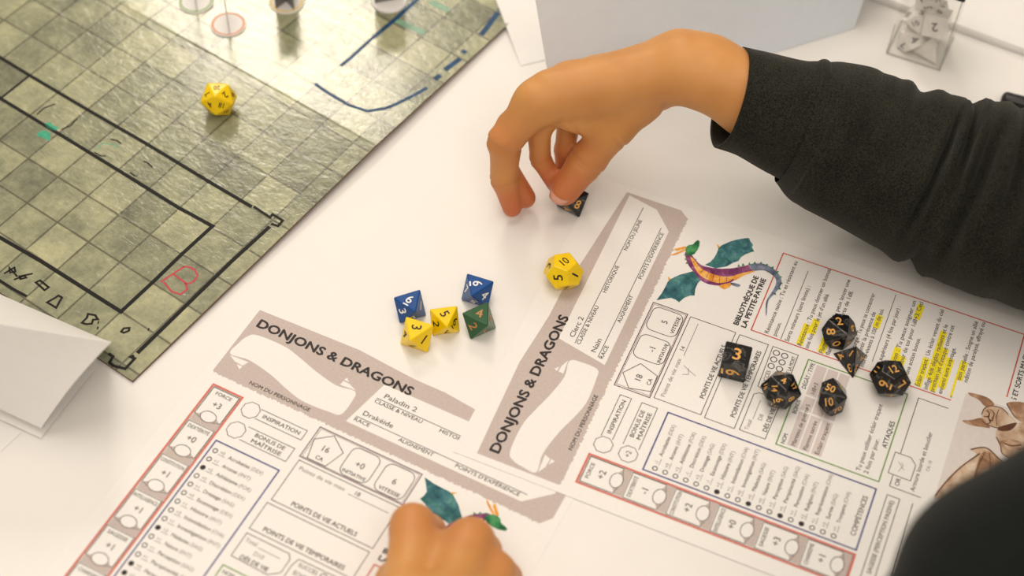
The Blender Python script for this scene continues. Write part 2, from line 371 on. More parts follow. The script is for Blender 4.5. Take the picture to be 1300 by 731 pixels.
c6 = lambda L: cr(0, 320, 3.848, L)
mark('marker_sketch', c6([(20, 105), (70, 75), (75, 95), (50, 100), (45, 75), (85, 120)]), 1.0, 'mblack')
mark('marker_sketch', c6([(68, 135), (120, 115), (128, 125), (100, 132), (95, 118), (160, 105)]), 1.0, 'mblack')
mark('marker_sketch', c6([(175, 148), (195, 138), (238, 172), (218, 186)]), 1.1, 'mblack', closed=True)
mark('marker_sketch', c6([(230, 245), (272, 222), (285, 212), (303, 222), (292, 240), (275, 272)]), 1.1, 'mblack', closed=True)
mark('marker_sketch', c6([(400, 345), (425, 320), (430, 302), (465, 308), (478, 328), (455, 330), (448, 350), (420, 352)]), 1.1, 'mblack', closed=True)
mark('marker_sketch', c6([(592, 388), (605, 372), (632, 370), (630, 384), (605, 394)]), 1.1, 'mblack', closed=True)
for a, b in ((480, 343), (477, 370), (725, 377)): mark('marker_dot', c6([(a - 3, b), (a + 4, b + 1)]), 1.6, 'mblack')
for st in ([(785, 146), (845, 106), (900, 70)], [(893, 70), (925, 73), (952, 87), (966, 113), (948, 143), (915, 156), (880, 132), (848, 108)], [(905, 150), (915, 182), (882, 206), (838, 192), (800, 146)]): mark('marker_letter', c6(st), 1.0, 'mred')
c1 = lambda L: cr(0, 0, 3.848, L); c5 = lambda L: cr(0, 180, 3.848, L)
mark('marker_sketch', c1([(180, 560), (215, 528), (270, 508)]), 0.8, 'mblack'); mark('marker_sketch', c1([(300, 632), (345, 615), (378, 578)]), 0.8, 'mblack')
mark('marker_sketch', c1([(540, 680), (570, 686), (592, 702)]), 0.8, 'mblack'); mark('marker_sketch', c5([(460, 50), (490, 68), (518, 70)]), 0.8, 'mblack')
mark('marker_sketch', c5([(700, 95), (722, 103), (745, 125)]), 0.8, 'mblack'); mark('marker_sketch', c5([(635, 150), (655, 165), (672, 168)]), 0.8, 'mblack')
mark('marker_sketch', c5([(465, 42), (500, 5), (560, 15), (575, 30)]), 0.5, 'mgreen')
for poly in (c1([(180, 650), (215, 635), (245, 650), (245, 690), (215, 675), (182, 665)]), c1([(215, 605), (245, 595), (255, 610), (292, 625), (270, 638), (240, 632)])):
    k = MapInk(); k.fill([mpx(*p) for p in poly], 'mgreen', 0.0); k.build('marker_smudge', bmap)
c2 = lambda L: cr(320, 0, 3.824, L)
mark('marker_line', c2([(830, -30), (760, 35), (700, 90), (640, 140), (590, 180)]), 2.6, 'mblue'); mark('marker_line', c2([(590, 180), (540, 225), (480, 280), (430, 320)]), 2.0, 'mblue')
mark('marker_line', c2([(305, 405), (345, 435), (400, 470), (470, 510), (560, 540)]), 1.8, 'mblue'); mark('marker_line', c2([(560, 540), (650, 525), (700, 505), (750, 480), (800, 455), (850, 425)]), 2.0, 'mblue')
for L in ([(885, 385), (915, 365)], [(935, 340), (1010, 285)], [(1022, 258), (1036, 244)], [(1112, 170), (1195, 60)], [(1200, 50), (1230, 10)]): mark('marker_dash', c2(L), 3.2, 'mblue')
for L in ([(700, 100), (838, 160)], [(865, 8), (955, 52)]): mark('marker_dash', c2(L), 4.2, 'mpale')

# standees: paper discs with a card slotted upright
def standee(px, py, ring, yaw, label, fold=None, cm='card'):
    i, j = mpx(px, py); w = map_world(i, j); e = empty('standee', (w[0], w[1], w[2] - 0.05), math.radians(yaw), label, 'standee', 'paper standees on the battle map')
    bm = bmesh.new(); bmesh.ops.create_cone(bm, cap_ends=True, segments=40, radius1=11.9, radius2=11.6, depth=1.2, matrix=Matrix.Translation((0, 0, 0.62))); dsc = from_bm('base_disc', bm, 'card', e)
    if ring:
        k = Ink(); k.ellipse(0, 0, 10.2, 10.2, 1.0, ring, 1.26, 40); k.build('ring', dsc)
    bm = bm_box(-0.4, -10.0, 1.2, 0.4, 10.0, 46, 0.15, 1); from_bm('card', bm, cm, e)
    if fold: bm = bm_box(-0.4, -10.0, 1.2, 0.4, 10.0, 46, 0.15, 1); bmesh.ops.rotate(bm, cent=(0, 0, 0), matrix=Matrix.Rotation(math.radians(fold), 3, 'Z'), verts=bm.verts); from_bm('card', bm, cm, e)
    return e
MAT['cardgrey'] = simple('grey_standee_card', (0.20, 0.19, 0.19), 0.5, 0.4, 0.2, 120)
MAT['ringgreen'] = simple('green_ring_print', (0.22, 0.42, 0.10), 0.5, 0.3); MAT['ringorange'] = simple('orange_ring_print', (0.75, 0.26, 0.08), 0.5, 0.3); MAT['ringyellow'] = simple('yellow_ring_print', (0.85, 0.60, 0.06), 0.5, 0.3)
standee(249, 3, 'ringgreen', 14, 'round white standee base with a green ring on the map'); standee(290, 32, 'ringorange', 14.5, 'round white standee base with an orange ring on the map')
standee(364, 3, 'ringyellow', -38, 'round white standee base with a yellow ring on the map', 75, 'cardgrey'); standee(494, 2, None, -70, 'plain white standee base without a ring on the map', None, 'cardgrey')

# ================================================================== CHARACTER SHEETS
SK = ['Acrobaties (DEX)', 'Arcanes (INT)', 'Athlétisme (FOR)', 'Discrétion (DEX)', 'Dressage (SAG)', 'Escamotage (DEX)', 'Histoire (INT)', 'Intimidation (CHA)', 'Investigation (INT)', 'Médecine (SAG)', 'Nature (INT)', 'Perception (SAG)', 'Perspicacité (SAG)', 'Persuasion (CHA)', 'Religion (INT)', 'Représentation (CHA)', 'Survie (SAG)', 'Tromperie (CHA)']
AB = ['FORCE', 'DEXTÉRITÉ', 'CONSTITUTION', 'INTELLIGENCE', 'SAGESSE', 'CHARISME']
OC, AC = (-3.5225, 435.3698), math.radians(68.4928)
OP, AP = (-143.843, 513.3463), math.radians(-25.29604)
def cform(px, py):
    w = unproj(px, py, 0.3); c, s = math.cos(-AC), math.sin(-AC); x, y = w[0] - OC[0], w[1] - OC[1]; return (c * x - s * y, s * x + c * y)
CD = lambda L: [cform(*p) for p in cr(820, 280, 4.875, L)]

def character_sheet(origin, ang, z, E, label):
    root = empty('character_sheet', (origin[0], origin[1], z), ang, label, 'paper sheet')
    slab('paper', [(-8.5, -256.4), (207.4, -256.4), (207.4, 23), (-8.5, 23)], 0, 0.12, 'paper', root)
    # --- title panel
    k = Ink(); rnd = random.Random(3)
    low = [(198 - q * 0.7, -37.4 + rnd.uniform(-0.7, 0.5)) for q in range(288)]
    k.fill([(-4.2, 10.7), (18, 11.7), (40, 12.6), (60, 13.4), (80, 11.9), (97, 10.7), (116, 10.9), (145, 8), (175, 5.8), (203, 3.5), (203, -31.5)] + low + [(-4.2, -36.5)], 'gray', 0.14)
    k.fill([(84, -0.2), (201.2, 1.2), (197.3, -18), (184, -30.4), (77.6, -30.7)], 'paper', 0.155)
    k.fill(smooth_poly([(72.1, -11.8), (74, -19), (73.0, -28.2), (66.8, -29.9), (50.2, -30.7), (38, -28), (25.2, -24.1), (9.7, -21.5), (-2.1, -22.7), (-1.9, -14.5), (-0.5, -9), (4, -5.0), (21.7, -4.3), (34, -7), (46.7, -10.6), (61.1, -13.2)]), 'paper', 0.155)
    k.fill([(-1.6, -23.6), (10.0, -22.8), (8.6, -26.3), (3, -26.0)], 'paper', 0.155).fill([(5, -27.0), (8.8, -26.9), (8.2, -29.3)], 'paper', 0.155)
    k.fill([(72.0, -10.9), (62.6, -11.9), (62.9, -8.8), (67, -9.0)], 'paper', 0.155).fill([(66, -8.0), (62.9, -8.0), (63.6, -6)], 'paper', 0.155)
    tp = k.build('title_panel', root)
    k = Ink(); k.text('DONJONS & DRAGONS', 0, 0, 5.5, 100.2, 'ink', 0.026); k.build('title_lettering', tp)
    k = Ink(); k.text('NOM DU PERSONNAGE', 18.2, -35.0, 2.3, 38.6, 'line', 0.004)
    k.line([(84.7, -9.9), (195.4, -9.9)], 0.32).line([(80.8, -25.3), (185, -25.3)], 0.32)
    for s, x, y, w in (('CLASSE & NIVEAU', 84.8, -12.9, 29.5), ('HISTORIQUE', 125.2, -12.9, 21.8), ('NOM DU JEUNE', 159.9, -12.9, 25.6), ('RACE', 80.9, -28.3, 9.5), ('ALIGNEMENT', 108.5, -28.3, 21.2), ("POINTS D'EXPÉRIENCE", 143.2, -28.3, 38.2)): k.text(s, x, y, 2.3, w, 'line')
    k.text(E['cls'][0], 88.0, -8.0, 3.0, E['cls'][1], 'soft').text(E['race'][0], 83.3, -23.0, 3.0, E['race'][1], 'soft'); k.build('name_fields', root)
    # --- armour / initiative / speed
    k = Ink(); k.box(67.4, -61.3, 130.3, -40.4, 0.45, 'purple').box(68.5, -60.6, 129.3, -41.2, 0.2, 'purple')
    k.line([(77.0, -41.8), (86.8, -48.7), (82.7, -60.2), (71.5, -60.4), (68.6, -48.5)], 0.35, 'line', 0.2, True)
    def rr(x0, y0, x1, y1, r):
        P = []
        for cx, cy, a0 in ((x1 - r, y1 - r, 0), (x0 + r, y1 - r, 90), (x0 + r, y0 + r, 180), (x1 - r, y0 + r, 270)): P += [(cx + r * math.cos(math.radians(a0 + q * 22.5)), cy + r * math.sin(math.radians(a0 + q * 22.5))) for q in range(5)]
        k.line(P, 0.35, 'line', 0.2, True)
    rr(90, -60.2, 107.2, -42, 4); rr(111, -60.2, 128.3, -42, 4)
    for s, x in zip(E['stats'], (77.6, 98.6, 119.6)): k.text(s, x, -52.8, 3.5, None, 'soft', 0, align='C')
    k.text('CA', 77.3, -58.6, 2.3, None, 'line', 0.004, align='C').text('INITIATIVE', 91.6, -58.6, 2.1, 14.0, 'line', 0.004).text('VITESSE', 113.6, -58.6, 2.2, 12.6, 'line', 0.004); k.build('combat_panel', root)
    # --- hit points
    k = Ink(); k.box(68.4, -90.6, 129.4, -63.4).text('Points de vie max', 71.2, -68.6, 2.4, 28, 'pale').line([(101.9, -69), (126.3, -69)], 0.25, 'soft').text(E['hp'], 105, -67.9, 2.5, None, 'soft').text('POINTS DE VIE ACTUELS', 79, -88.8, 2.6, 39.2, 'line', 0.008)
    if E.get('note'): k.line([(89.5, -72.5), (91.0, -75.6), (94.8, -74.2)], 0.35, 'pencil').line([(95.6, -71.2), (93.6, -75.0), (91.6, -79.6)], 0.35, 'pencil')
    k.build('hit_point_panel', root)
    k = Ink(); k.box(67.5, -110.2, 129, -93.1).text('POINTS DE VIE TEMPORAIRES', 74.2, -108.2, 2.6, 48.3, 'line', 0.008); k.build('temporary_hit_point_panel', root)
    k = Ink(); k.line([(68, -113), (93.5, -113), (95.5, -115.5), (95.5, -124), (90, -128.2), (68, -127.6)], 0.35, 'line', 0.2, True)
    k.text('Total', 69.5, -117.5, 2.3, None, 'pale').line([(77.5, -117.6), (91, -117.6)], 0.25, 'soft').text(E['die'], 80.5, -122.3, 2.4, None, 'pale', align='C').text('DÉS DE VIE', 72.5, -127.0, 2.4, 16.5, 'line', 0.008); k.build('hit_dice_panel', root)
    k = Ink(); k.line([(99.5, -113.4), (129, -112.9), (129, -127.8), (98, -127.8), (98, -118)], 0.35, 'line', 0.2, True)
    for y in (-116.0, -120.9):
        for x in (115.6, 120.5, 125.4): k.ellipse(x, y, 1.75, 1.75, 0.45, 'ink')
    k.text('SUCCÈS', 101, -117, 2.2, 11, 'soft').text('ÉCHECS', 101, -121.9, 2.2, 11, 'soft').text('JETS CONTRE LA MORT', 100.5, -127.1, 2.2, 26.5, 'line'); k.build('death_save_panel', root)
    # --- inspiration and proficiency
    for cy, b0, b1, L, name in ((-49.0, -52.4, -45.8, ['INSPIRATION'], 'inspiration_panel'), (-63.3, -67.6, -58.5, ['BONUS DE', 'MAÎTRISE'], 'proficiency_panel')):
        k = Ink(); k.line([(33.4, b1), (62.6, b1), (62.6, b0), (33.4, b0)], 0.32); k.fill([(28.6 + 5.3 * math.cos(math.radians(22.5 + 45 * q)), cy + 5.3 * math.sin(math.radians(22.5 + 45 * q))) for q in range(8)], 'paper', 0.17)
        k.line([(28.6 + 5.3 * math.cos(math.radians(22.5 + 45 * q)), cy + 5.3 * math.sin(math.radians(22.5 + 45 * q))) for q in range(8)], 0.32, 'line', 0.21, True)
        if len(L) == 1: k.text(L[0], 36.6, -50.3, 2.4, 23.3, 'line')
        else: k.text(L[0], 39.5, -62.2, 2.4, 18.5, 'line').text(L[1], 39.5, -66.2, 2.4, 18.5, 'line'); k.text(E['prof'], 28.6, cy - 1.3, 2.8, None, 'soft', align='C') if E.get('prof') else None
        k.build(name, root)
    # --- abilities
    k = Ink(); k.box(1.3, -191.2, 20.2, -44.3, 1.0, 'salmon').box(2.2, -190.4, 19.3, -45.2, 0.18, 'line')
    af = k.build('ability_frame', root)
    for q in range(6):
        y0 = -45.3 - 24.2 * q; k = Ink(); k.fill([(2.7, y0 - 19.2), (5.0, y0 - 18.2), (6.5, y0 - 17.2), (15.2, y0 - 17.2), (16.8, y0 - 18.2), (19, y0 - 19.2), (19, y0 - 24.2), (2.7, y0 - 24.2)], 'gray', 0.14)
        k.line([(2.7, y0 - 19.2), (2.7, y0 - 0.4), (19, y0 - 0.4), (19, y0 - 19.2)], 0.3, 'line'); k.line([(2.7, y0 - 19.2), (5.0, y0 - 19.6), (6.4, y0 - 20.6)], 0.25, 'line'); k.line([(19, y0 - 19.2), (16.6, y0 - 19.6), (15.2, y0 - 20.6)], 0.25, 'line')
        k.ellipse(10.8, y0 - 18.1, 4.7, 3.4, 0.35, 'line', 0.2, 24, 'paper'); k.text(AB[q], 10.8, y0 - 4.1, 2.1, [10, 13.2, 14.6, 14.6, 12, 13][q], 'soft', 0.004, align='C').text(E['ab'][q], 10.8, y0 - 11.5, 3.6, None, 'soft', align='C'); k.build('ability_box', af)
    # --- skills
    k = Ink(); k.box(22.9, -191.0, 62.5, -73.8, 0.7, 'blue')
    k.text('COMPÉTENCES', 30.5, -188.3, 2.7, 25.5, 'soft', 0.004); sf = k.build('skill_frame', root)
    for q in range(18):
        y = -79.5 - 5.8 * q; k = Ink(); k.ellipse(26.1, y, 1.25, 1.25, 0.45, 'ink', 0.2, 16, 'ink' if q in E['prof_sk'] else None)
        k.text(E['sk'][q], 29.0, y - 0.4, 1.9, None, 'pale').line([(28.6, y - 1.2), (33.0, y - 1.2)], 0.22, 'soft')
        a, b = SK[q].rsplit(' ', 1); wa = 1.55 * len(a) * 0.86; k.text(a, 34.6, y - 1.1, 2.1, wa, 'soft', 0.004).text(b, 35.6 + wa, y - 1.1, 2.1, 7.2, 'pale'); k.build('skill_row', sf)
    # --- attacks
    k = Ink(); k.box(67.4, -191, 128.6, -133.9, 0.6, 'green').text('NOM', 69.3, -138.1, 2.2, 6.6, 'line').text('BONUS', 90.5, -138.1, 2.2, 9.5, 'line').text('DÉGÂT / TYPE', 108.5, -138.1, 2.2, 18.6, 'line')
    for r in range(3):
        for x0, x1 in ((69.5, 93), (94.5, 104), (105.5, 127)): k.rect(x0, -145.2 - 6.7 * r, x1, -139.4 - 6.7 * r, 'cell', 0.14)
        for s, x in zip(E['att'][r], (70.3, 96, 107)): k.text(s, x, -143.7 - 6.7 * r, 2.3, None if len(s) < 9 else 1.55 * len(s), 'soft')
    for r, s in enumerate(E['attnote']): k.text(s, 69.5, -180.2 - 4.3 * r, 2.4, 1.5 * len(s), 'soft')
    k.text('ATTAQUES', 89.3, -189.4, 2.7, 18.4, 'ink', 0.004); k.build('attack_panel', root)
    # --- armour column
    k = Ink(); k.line([(89.4, -197.2), (128.8, -197.2), (128.8, -250), (61.9, -250)], 0.35).line([(75, -194.2), (89.2, -194.4), (89.2, -203), (85.5, -206.6), (74.8, -206.4)], 0.35, 'line', 0.2, True).line([(67.2, -197), (74.6, -196.9)], 0.35).line([(67.2, -197), (67, -250)], 0.35)
    k.text('OR', 69.0, -201.5, 2.4, None, 'line').text(E['armor'], 69.1, -209.9, 2.4, 40.5, 'soft').line([(78, -199), (82.5, -200.5), (84, -199.2)], 0.3, 'pencil').line([(84, -197.5), (80, -201.5)], 0.3, 'pencil').text('CA: 18', 84.6, -214, 1.7, None, 'pale'); k.build('armour_panel', root)
    k = Ink(); k.box(6, -204.0, 61.6, -197.2).text('SAGESSE (PERCEPTION PASSIVE)', 12.5, -201.6, 2.3, 46.5, 'soft', 0.004).line([(61.9, -211), (6, -211), (6, -250)], 0.35); k.build('perception_panel', root)
    # --- emblem
    k = Ink(); k.text('BIBLIOTHÈQUE DE', 134.7, -90.2, 2.9, 38.8, 'ink', 0.028).text('LA PETITE-PATRIE', 134.7, -94.7, 2.9, 38.9, 'ink', 0.028); k.build('library_lettering', root)
    dr = Ink(); z0 = 0.22
    S = lambda L, n=4: smooth_poly(CD(L), n)
    dr.fill(CD([(65, 495), (80, 474), (95, 455), (118, 415), (135, 380), (150, 365), (180, 350), (215, 335), (255, 325), (290, 315), (345, 365), (322, 388), (306, 422), (300, 465), (270, 466), (236, 480), (205, 507), (182, 490), (155, 480), (110, 486)]), 'teal', z0)
    dr.fill(CD([(365, 275), (398, 258), (420, 235), (440, 200), (450, 170), (468, 155), (490, 145), (525, 130), (560, 120), (600, 113), (637, 109), (645, 128), (662, 150), (656, 168), (670, 193), (640, 198), (612, 212), (588, 228), (572, 252), (540, 262), (500, 285), (430, 297)]), 'teal', z0)
    for L in ([(300, 330), (215, 365), (150, 370)], [(310, 345), (245, 400), (205, 505)], [(320, 355), (290, 410), (300, 465)], [(400, 270), (500, 220), (635, 112)], [(410, 275), (530, 240), (665, 190)], [(390, 275), (440, 240), (450, 170)]): dr.line(S(L) if False else smooth_poly(CD(L), 5, False), 0.25, 'leafgreen', z0 + 0.03)
    for L in ([(140, 378), (135, 345), (152, 362)], [(447, 178), (437, 145), (455, 160)]): dr.fill(CD(L), 'amber', z0 + 0.01)
    dr.fill(S([(240, 205), (270, 200), (300, 235), (345, 278), (440, 298), (540, 296), (640, 275), (665, 275), (665, 310), (590, 340), (540, 375), (480, 402), (400, 398), (340, 372), (300, 325), (262, 275)]), 'violet', z0 + 0.02)
    dr.fill(S([(640, 274), (720, 268), (790, 300), (832, 350), (835, 400), (800, 450), (757, 500), (748, 582), (740, 580), (745, 498), (788, 430), (806, 380), (788, 345), (730, 310), (660, 311)]), 'slate', z0 + 0.027)
    dr.fill(S([(275, 232), (300, 245), (345, 300), (430, 338), (500, 350), (548, 345), (520, 376), (450, 388), (380, 368), (320, 325)]), 'amber', z0 + 0.035)
    for a, b in (((292, 262), (312, 240)), ((312, 292), (335, 272)), ((338, 325), (362, 302)), ((372, 355), (388, 322)), ((412, 374), (420, 336)), ((455, 385), (458, 345)), ((498, 380), (498, 350))): dr.line(CD([a, b]), 0.28, 'violet', z0 + 0.05)
    dr.fill(S([(455, 402), (520, 388), (528, 402), (492, 426), (462, 416)]), 'amber', z0 + 0.03).fill(S([(525, 385), (582, 398), (572, 412), (535, 402)]), 'slate', z0 + 0.03)
    dr.fill(S([(545, 345), (600, 325), (680, 312), (600, 345), (548, 372)]), 'amber', z0 + 0.03)
    dr.fill(CD([(243, 172), (262, 154), (290, 150), (305, 133), (320, 122), (333, 130), (330, 160), (318, 185), (300, 207), (268, 224), (247, 202)]), 'leafgreen', z0 + 0.04)
    dr.fill(CD([(172, 178), (245, 160), (248, 174), (188, 190)]), 'amber', z0 + 0.045).fill(CD([(150, 217), (240, 178), (246, 188), (178, 216)]), 'amber', z0 + 0.045)
    for x, y, dx, dy in ((248, 215, -14, 0), (252, 240, -16, 2), (256, 262, -12, 8), (575, 288, -4, -18), (602, 282, -4, -18), (640, 275, 0, -17), (672, 270, 4, -16), (710, 270, 6, -15), (745, 280, 10, -12), (780, 297, 12, -12), (808, 322, 16, -6), (828, 352, 16, 0), (834, 388, 14, 6), (822, 420, 14, 10), (795, 452, 10, 12)):
        dr.fill(CD([(x - dy * 0.5, y + dx * 0.5), (x + dx, y + dy), (x + dy * 0.5, y - dx * 0.5)]), 'leafgreen', z0 + 0.03)
    dr.build('dragon_emblem', root, 'watercolour dragon with teal wings and orange belly')
    # --- abilities text
    k = Ink()
    k.box(134.8, -242, 196.8, -98, 0.6, 'red').line([(135.7, -115.4), (190, -115.4)], 0.3).line([(142 if E['long'] else 136, -167.2), (194.3, -167.2)], 0.3)
    for s, x, y, x1 in E['lines']: k.text(s, x, y - 0.6, 2.4, x1 - x, 'soft', 0.004)
    k.text('CAPACITÉS SPÉCIALES ET SORTS MAGIQUES', 108, -247.2, 2.8, 86, 'ink', 0.010); sp_ = k.build('spell_panel', root)
    if E['hl']:
        for x0, y0, x1, y1 in E['hl']:
            k = Ink(); k.fill([(x0, y0), (x1 - 0.5, y0 - 0.2), (x1, y1), (x0 + 0.4, y1 + 0.1)], 'yellowhl', 0.16); k.build('highlighter_stroke', sp_)
    return root

clerc = dict(cls=('Clerc 2', 15.3), race=('Nain', 10.0), stats=('18', '-1', '5'), hp='14', die='D8', prof='+2', note=True, ab=['+2', '-1', '+2', '+0', '+3', '+1'], prof_sk=(6, 9, 12, 14),
    sk=['-1', '+0', '+2', '-1', '+3', '-1', '+2', '+1', '+0', '+5', '+0', '+3', '+5', '+1', '+2', '+1', '+3', '+1'], att=[('Marteau de guerre', '+5', '1d8+3'), ('Flamme sacrée', '', ''), ('Éclair traçant', '', '')], attnote=['Tu peux utiliser éclair traçant', '2 fois par jour.'], armor='Armure lourde et bouclier', long=True,
    lines=[('Résistance naine : Tu es résistant au', 136.4, -107.2, 194), ('poison.', 136.5, -111.8, 146.7), ('Sorts mineurs (sans limite) :', 135.6, -119.4, 179.3), ('Résistance : Tu peux donner un bonus', 135.8, -126.8, 196.3), ('une fois pour le jet d\'un allié.', 135.6, -131.0, 178.4), ('Flamme sacrée : Tu peux lancer une', 135.8, -139.5, 193.6), ('flamme sur une porte de 1d8.', 136, -143.3, 186.1), ('Thaumaturgie : Tu peux te concentrer', 136, -155.4, 189.6), ('pour sentir la présence de', 136, -159.4, 176.6), ('morts-vivants à 100 m de toi.', 136, -163.1, 180.9),
        ('Sorts supérieurs (4 fois par jour) :', 136, -171.5, 186.8), ('Guérison : Tu peux soigner un', 136, -178.7, 194.3), ('allié autour de toi pour 1d8+3. Ceci', 136, -182.7, 195.3), ('est une action bonus.', 136, -187.6, 169.2), ('Éclair traçant : Un éclair venant du ciel', 136.4, -195.1, 194.7), ('inflige 4d6 dégâts radiants et le', 136, -199.7, 185.1), ('prochain jet d\'attaque contre cet', 136, -203.3, 186.1), ('ennemi aura avantage.', 136.5, -207.7, 170.9), ('Restauration partielle : Soigne un allié', 136.5, -215.1, 194.6), ('d\'une condition de paralysé, effrayé ou', 137, -219.0, 195.8)],
    hl=[(136, -128.0, 152.5, -124.3), (146, -132.2, 158, -128.2), (136, -141, 147, -136.8), (165.5, -164.6, 176, -160.8), (141.5, -180, 158, -176.2), (138.5, -184, 153, -180), (181.5, -184.4, 193.5, -180.6), (136, -196.6, 157.5, -192.8), (143, -201, 180, -197.4), (136, -204.8, 168.5, -201), (140, -209.3, 163, -205.2), (136.3, -216.8, 164, -212.8)])
paladin = dict(cls=('Paladin 2', 20), race=('Drakéide', 18.5), stats=('16', '+0', '6'), hp='18', die='D10', ab=['+3', '+0', '+1', '+1', '+1', '+2'], prof_sk=(2, 9, 13, 14), sk=['+0', '+1', '+5', '+0', '+1', '+0', '+1', '+2', '+1', '+3', '+1', '+1', '+1', '+4', '+3', '+2', '+1', '+2'],
    att=[('Épée longue', '+5', '1d8+3'), ('Javelot', '', ''), ('', '', '')], attnote=[], armor='Armure lourde et bouclier', long=False, lines=[], hl=[])
character_sheet(OP, AP, 0.05, paladin, 'printed character sheet filled in for a Paladin 2')
character_sheet(OC, AC, 0.42, clerc, 'printed character sheet filled in for a Clerc 2, yellow highlighter on its text')

# gargoyle picture sheet lying on the cleric sheet
gs = empty('picture_sheet', (OC[0], OC[1], 0.85), AC, 'white sheet with a brown drawing of a horned winged beast', 'paper sheet')
slab('paper', [(20, -330), (149.5, -330), (149.5, -214), (20, -214)], 0, 0.12, 'paper', gs)
k = Ink(); k.rect(27, -325, 142.5, -220.5, 'cell', 0.14); MAT['cellpale'] = simple('pale_pink_print', (0.76, 0.71, 0.69), 0.65, 0.25, 0.03); k.d['cellpale'] = k.d.pop('cell'); k.build('picture_ground', gs)
GP = lambda L: [cform(*p) for p in cr(1180, 480, 4.567, L)]
k = Ink(); SG = lambda L, n=4: smooth_poly(GP(L), n)
k.fill(SG([(240, 418), (300, 405), (340, 415), (390, 460), (450, 512), (560, 560), (560, 700), (250, 700), (60, 700), (25, 690), (90, 600), (180, 510), (270, 450)]), 'umberlight', 0.16)
k.fill(SG([(300, 440), (345, 430), (400, 480), (450, 530), (300, 640), (250, 620), (262, 540)]), 'umber', 0.17)
k.fill(SG([(445, 150), (500, 140), (560, 150), (640, 190), (640, 280), (548, 265), (490, 230), (465, 190)]), 'umber', 0.16)
k.fill(SG([(390, 300), (450, 285), (548, 260), (680, 290), (700, 520), (560, 520), (480, 472), (420, 440), (408, 400), (385, 350)]), 'umberlight', 0.18)
k.fill(SG([(405, 375), (450, 360), (520, 370), (540, 410), (500, 420), (430, 405)]), 'umber', 0.19)
k.fill(SG([(300, 215), (318, 178), (360, 165), (420, 180), (460, 215), (500, 260), (440, 300), (390, 292), (330, 275), (305, 250)]), 'umberlight', 0.20)
k.fill(SG([(222, 88), (280, 98), (340, 120), (374, 158), (322, 168), (285, 130), (240, 108)]), 'umber', 0.21).fill(SG([(188, 250), (240, 246), (300, 235), (330, 268), (350, 292), (300, 287), (230, 275)]), 'umber', 0.21)
k.fill(SG([(392, 292), (440, 275), (505, 262), (470, 305), (410, 310)], 3), 'umberdark', 0.215)
for L, w in (([(300, 215), (318, 178), (360, 165), (420, 180), (455, 215)], 0.5), ([(300, 250), (330, 272), (390, 292), (470, 300)], 0.5), ([(330, 190), (345, 210), (340, 235), (355, 255)], 0.6), ([(350, 185), (372, 205), (365, 240)], 0.5), ([(400, 185), (385, 230), (388, 280)], 0.4), ([(312, 225), (330, 228), (345, 222)], 0.6), ([(385, 345), (410, 395), (420, 440), (480, 470), (560, 470)], 0.5), ([(445, 150), (470, 195), (500, 235)], 0.5), ([(235, 418), (300, 405), (345, 418), (400, 470), (460, 515)], 0.7), ([(290, 440), (180, 520), (90, 610), (30, 685)], 0.6), ([(320, 432), (275, 530), (250, 640)], 0.4), ([(345, 435), (350, 520), (330, 600)], 0.35), ([(430, 380), (470, 395), (530, 390)], 0.7), ([(330, 270), (350, 262), (345, 245), (365, 250), (360, 230)], 0.5)):
    k.line(smooth_poly(GP(L), 5, False), w, 'umberdark', 0.225)
k.build('beast_drawing', gs)

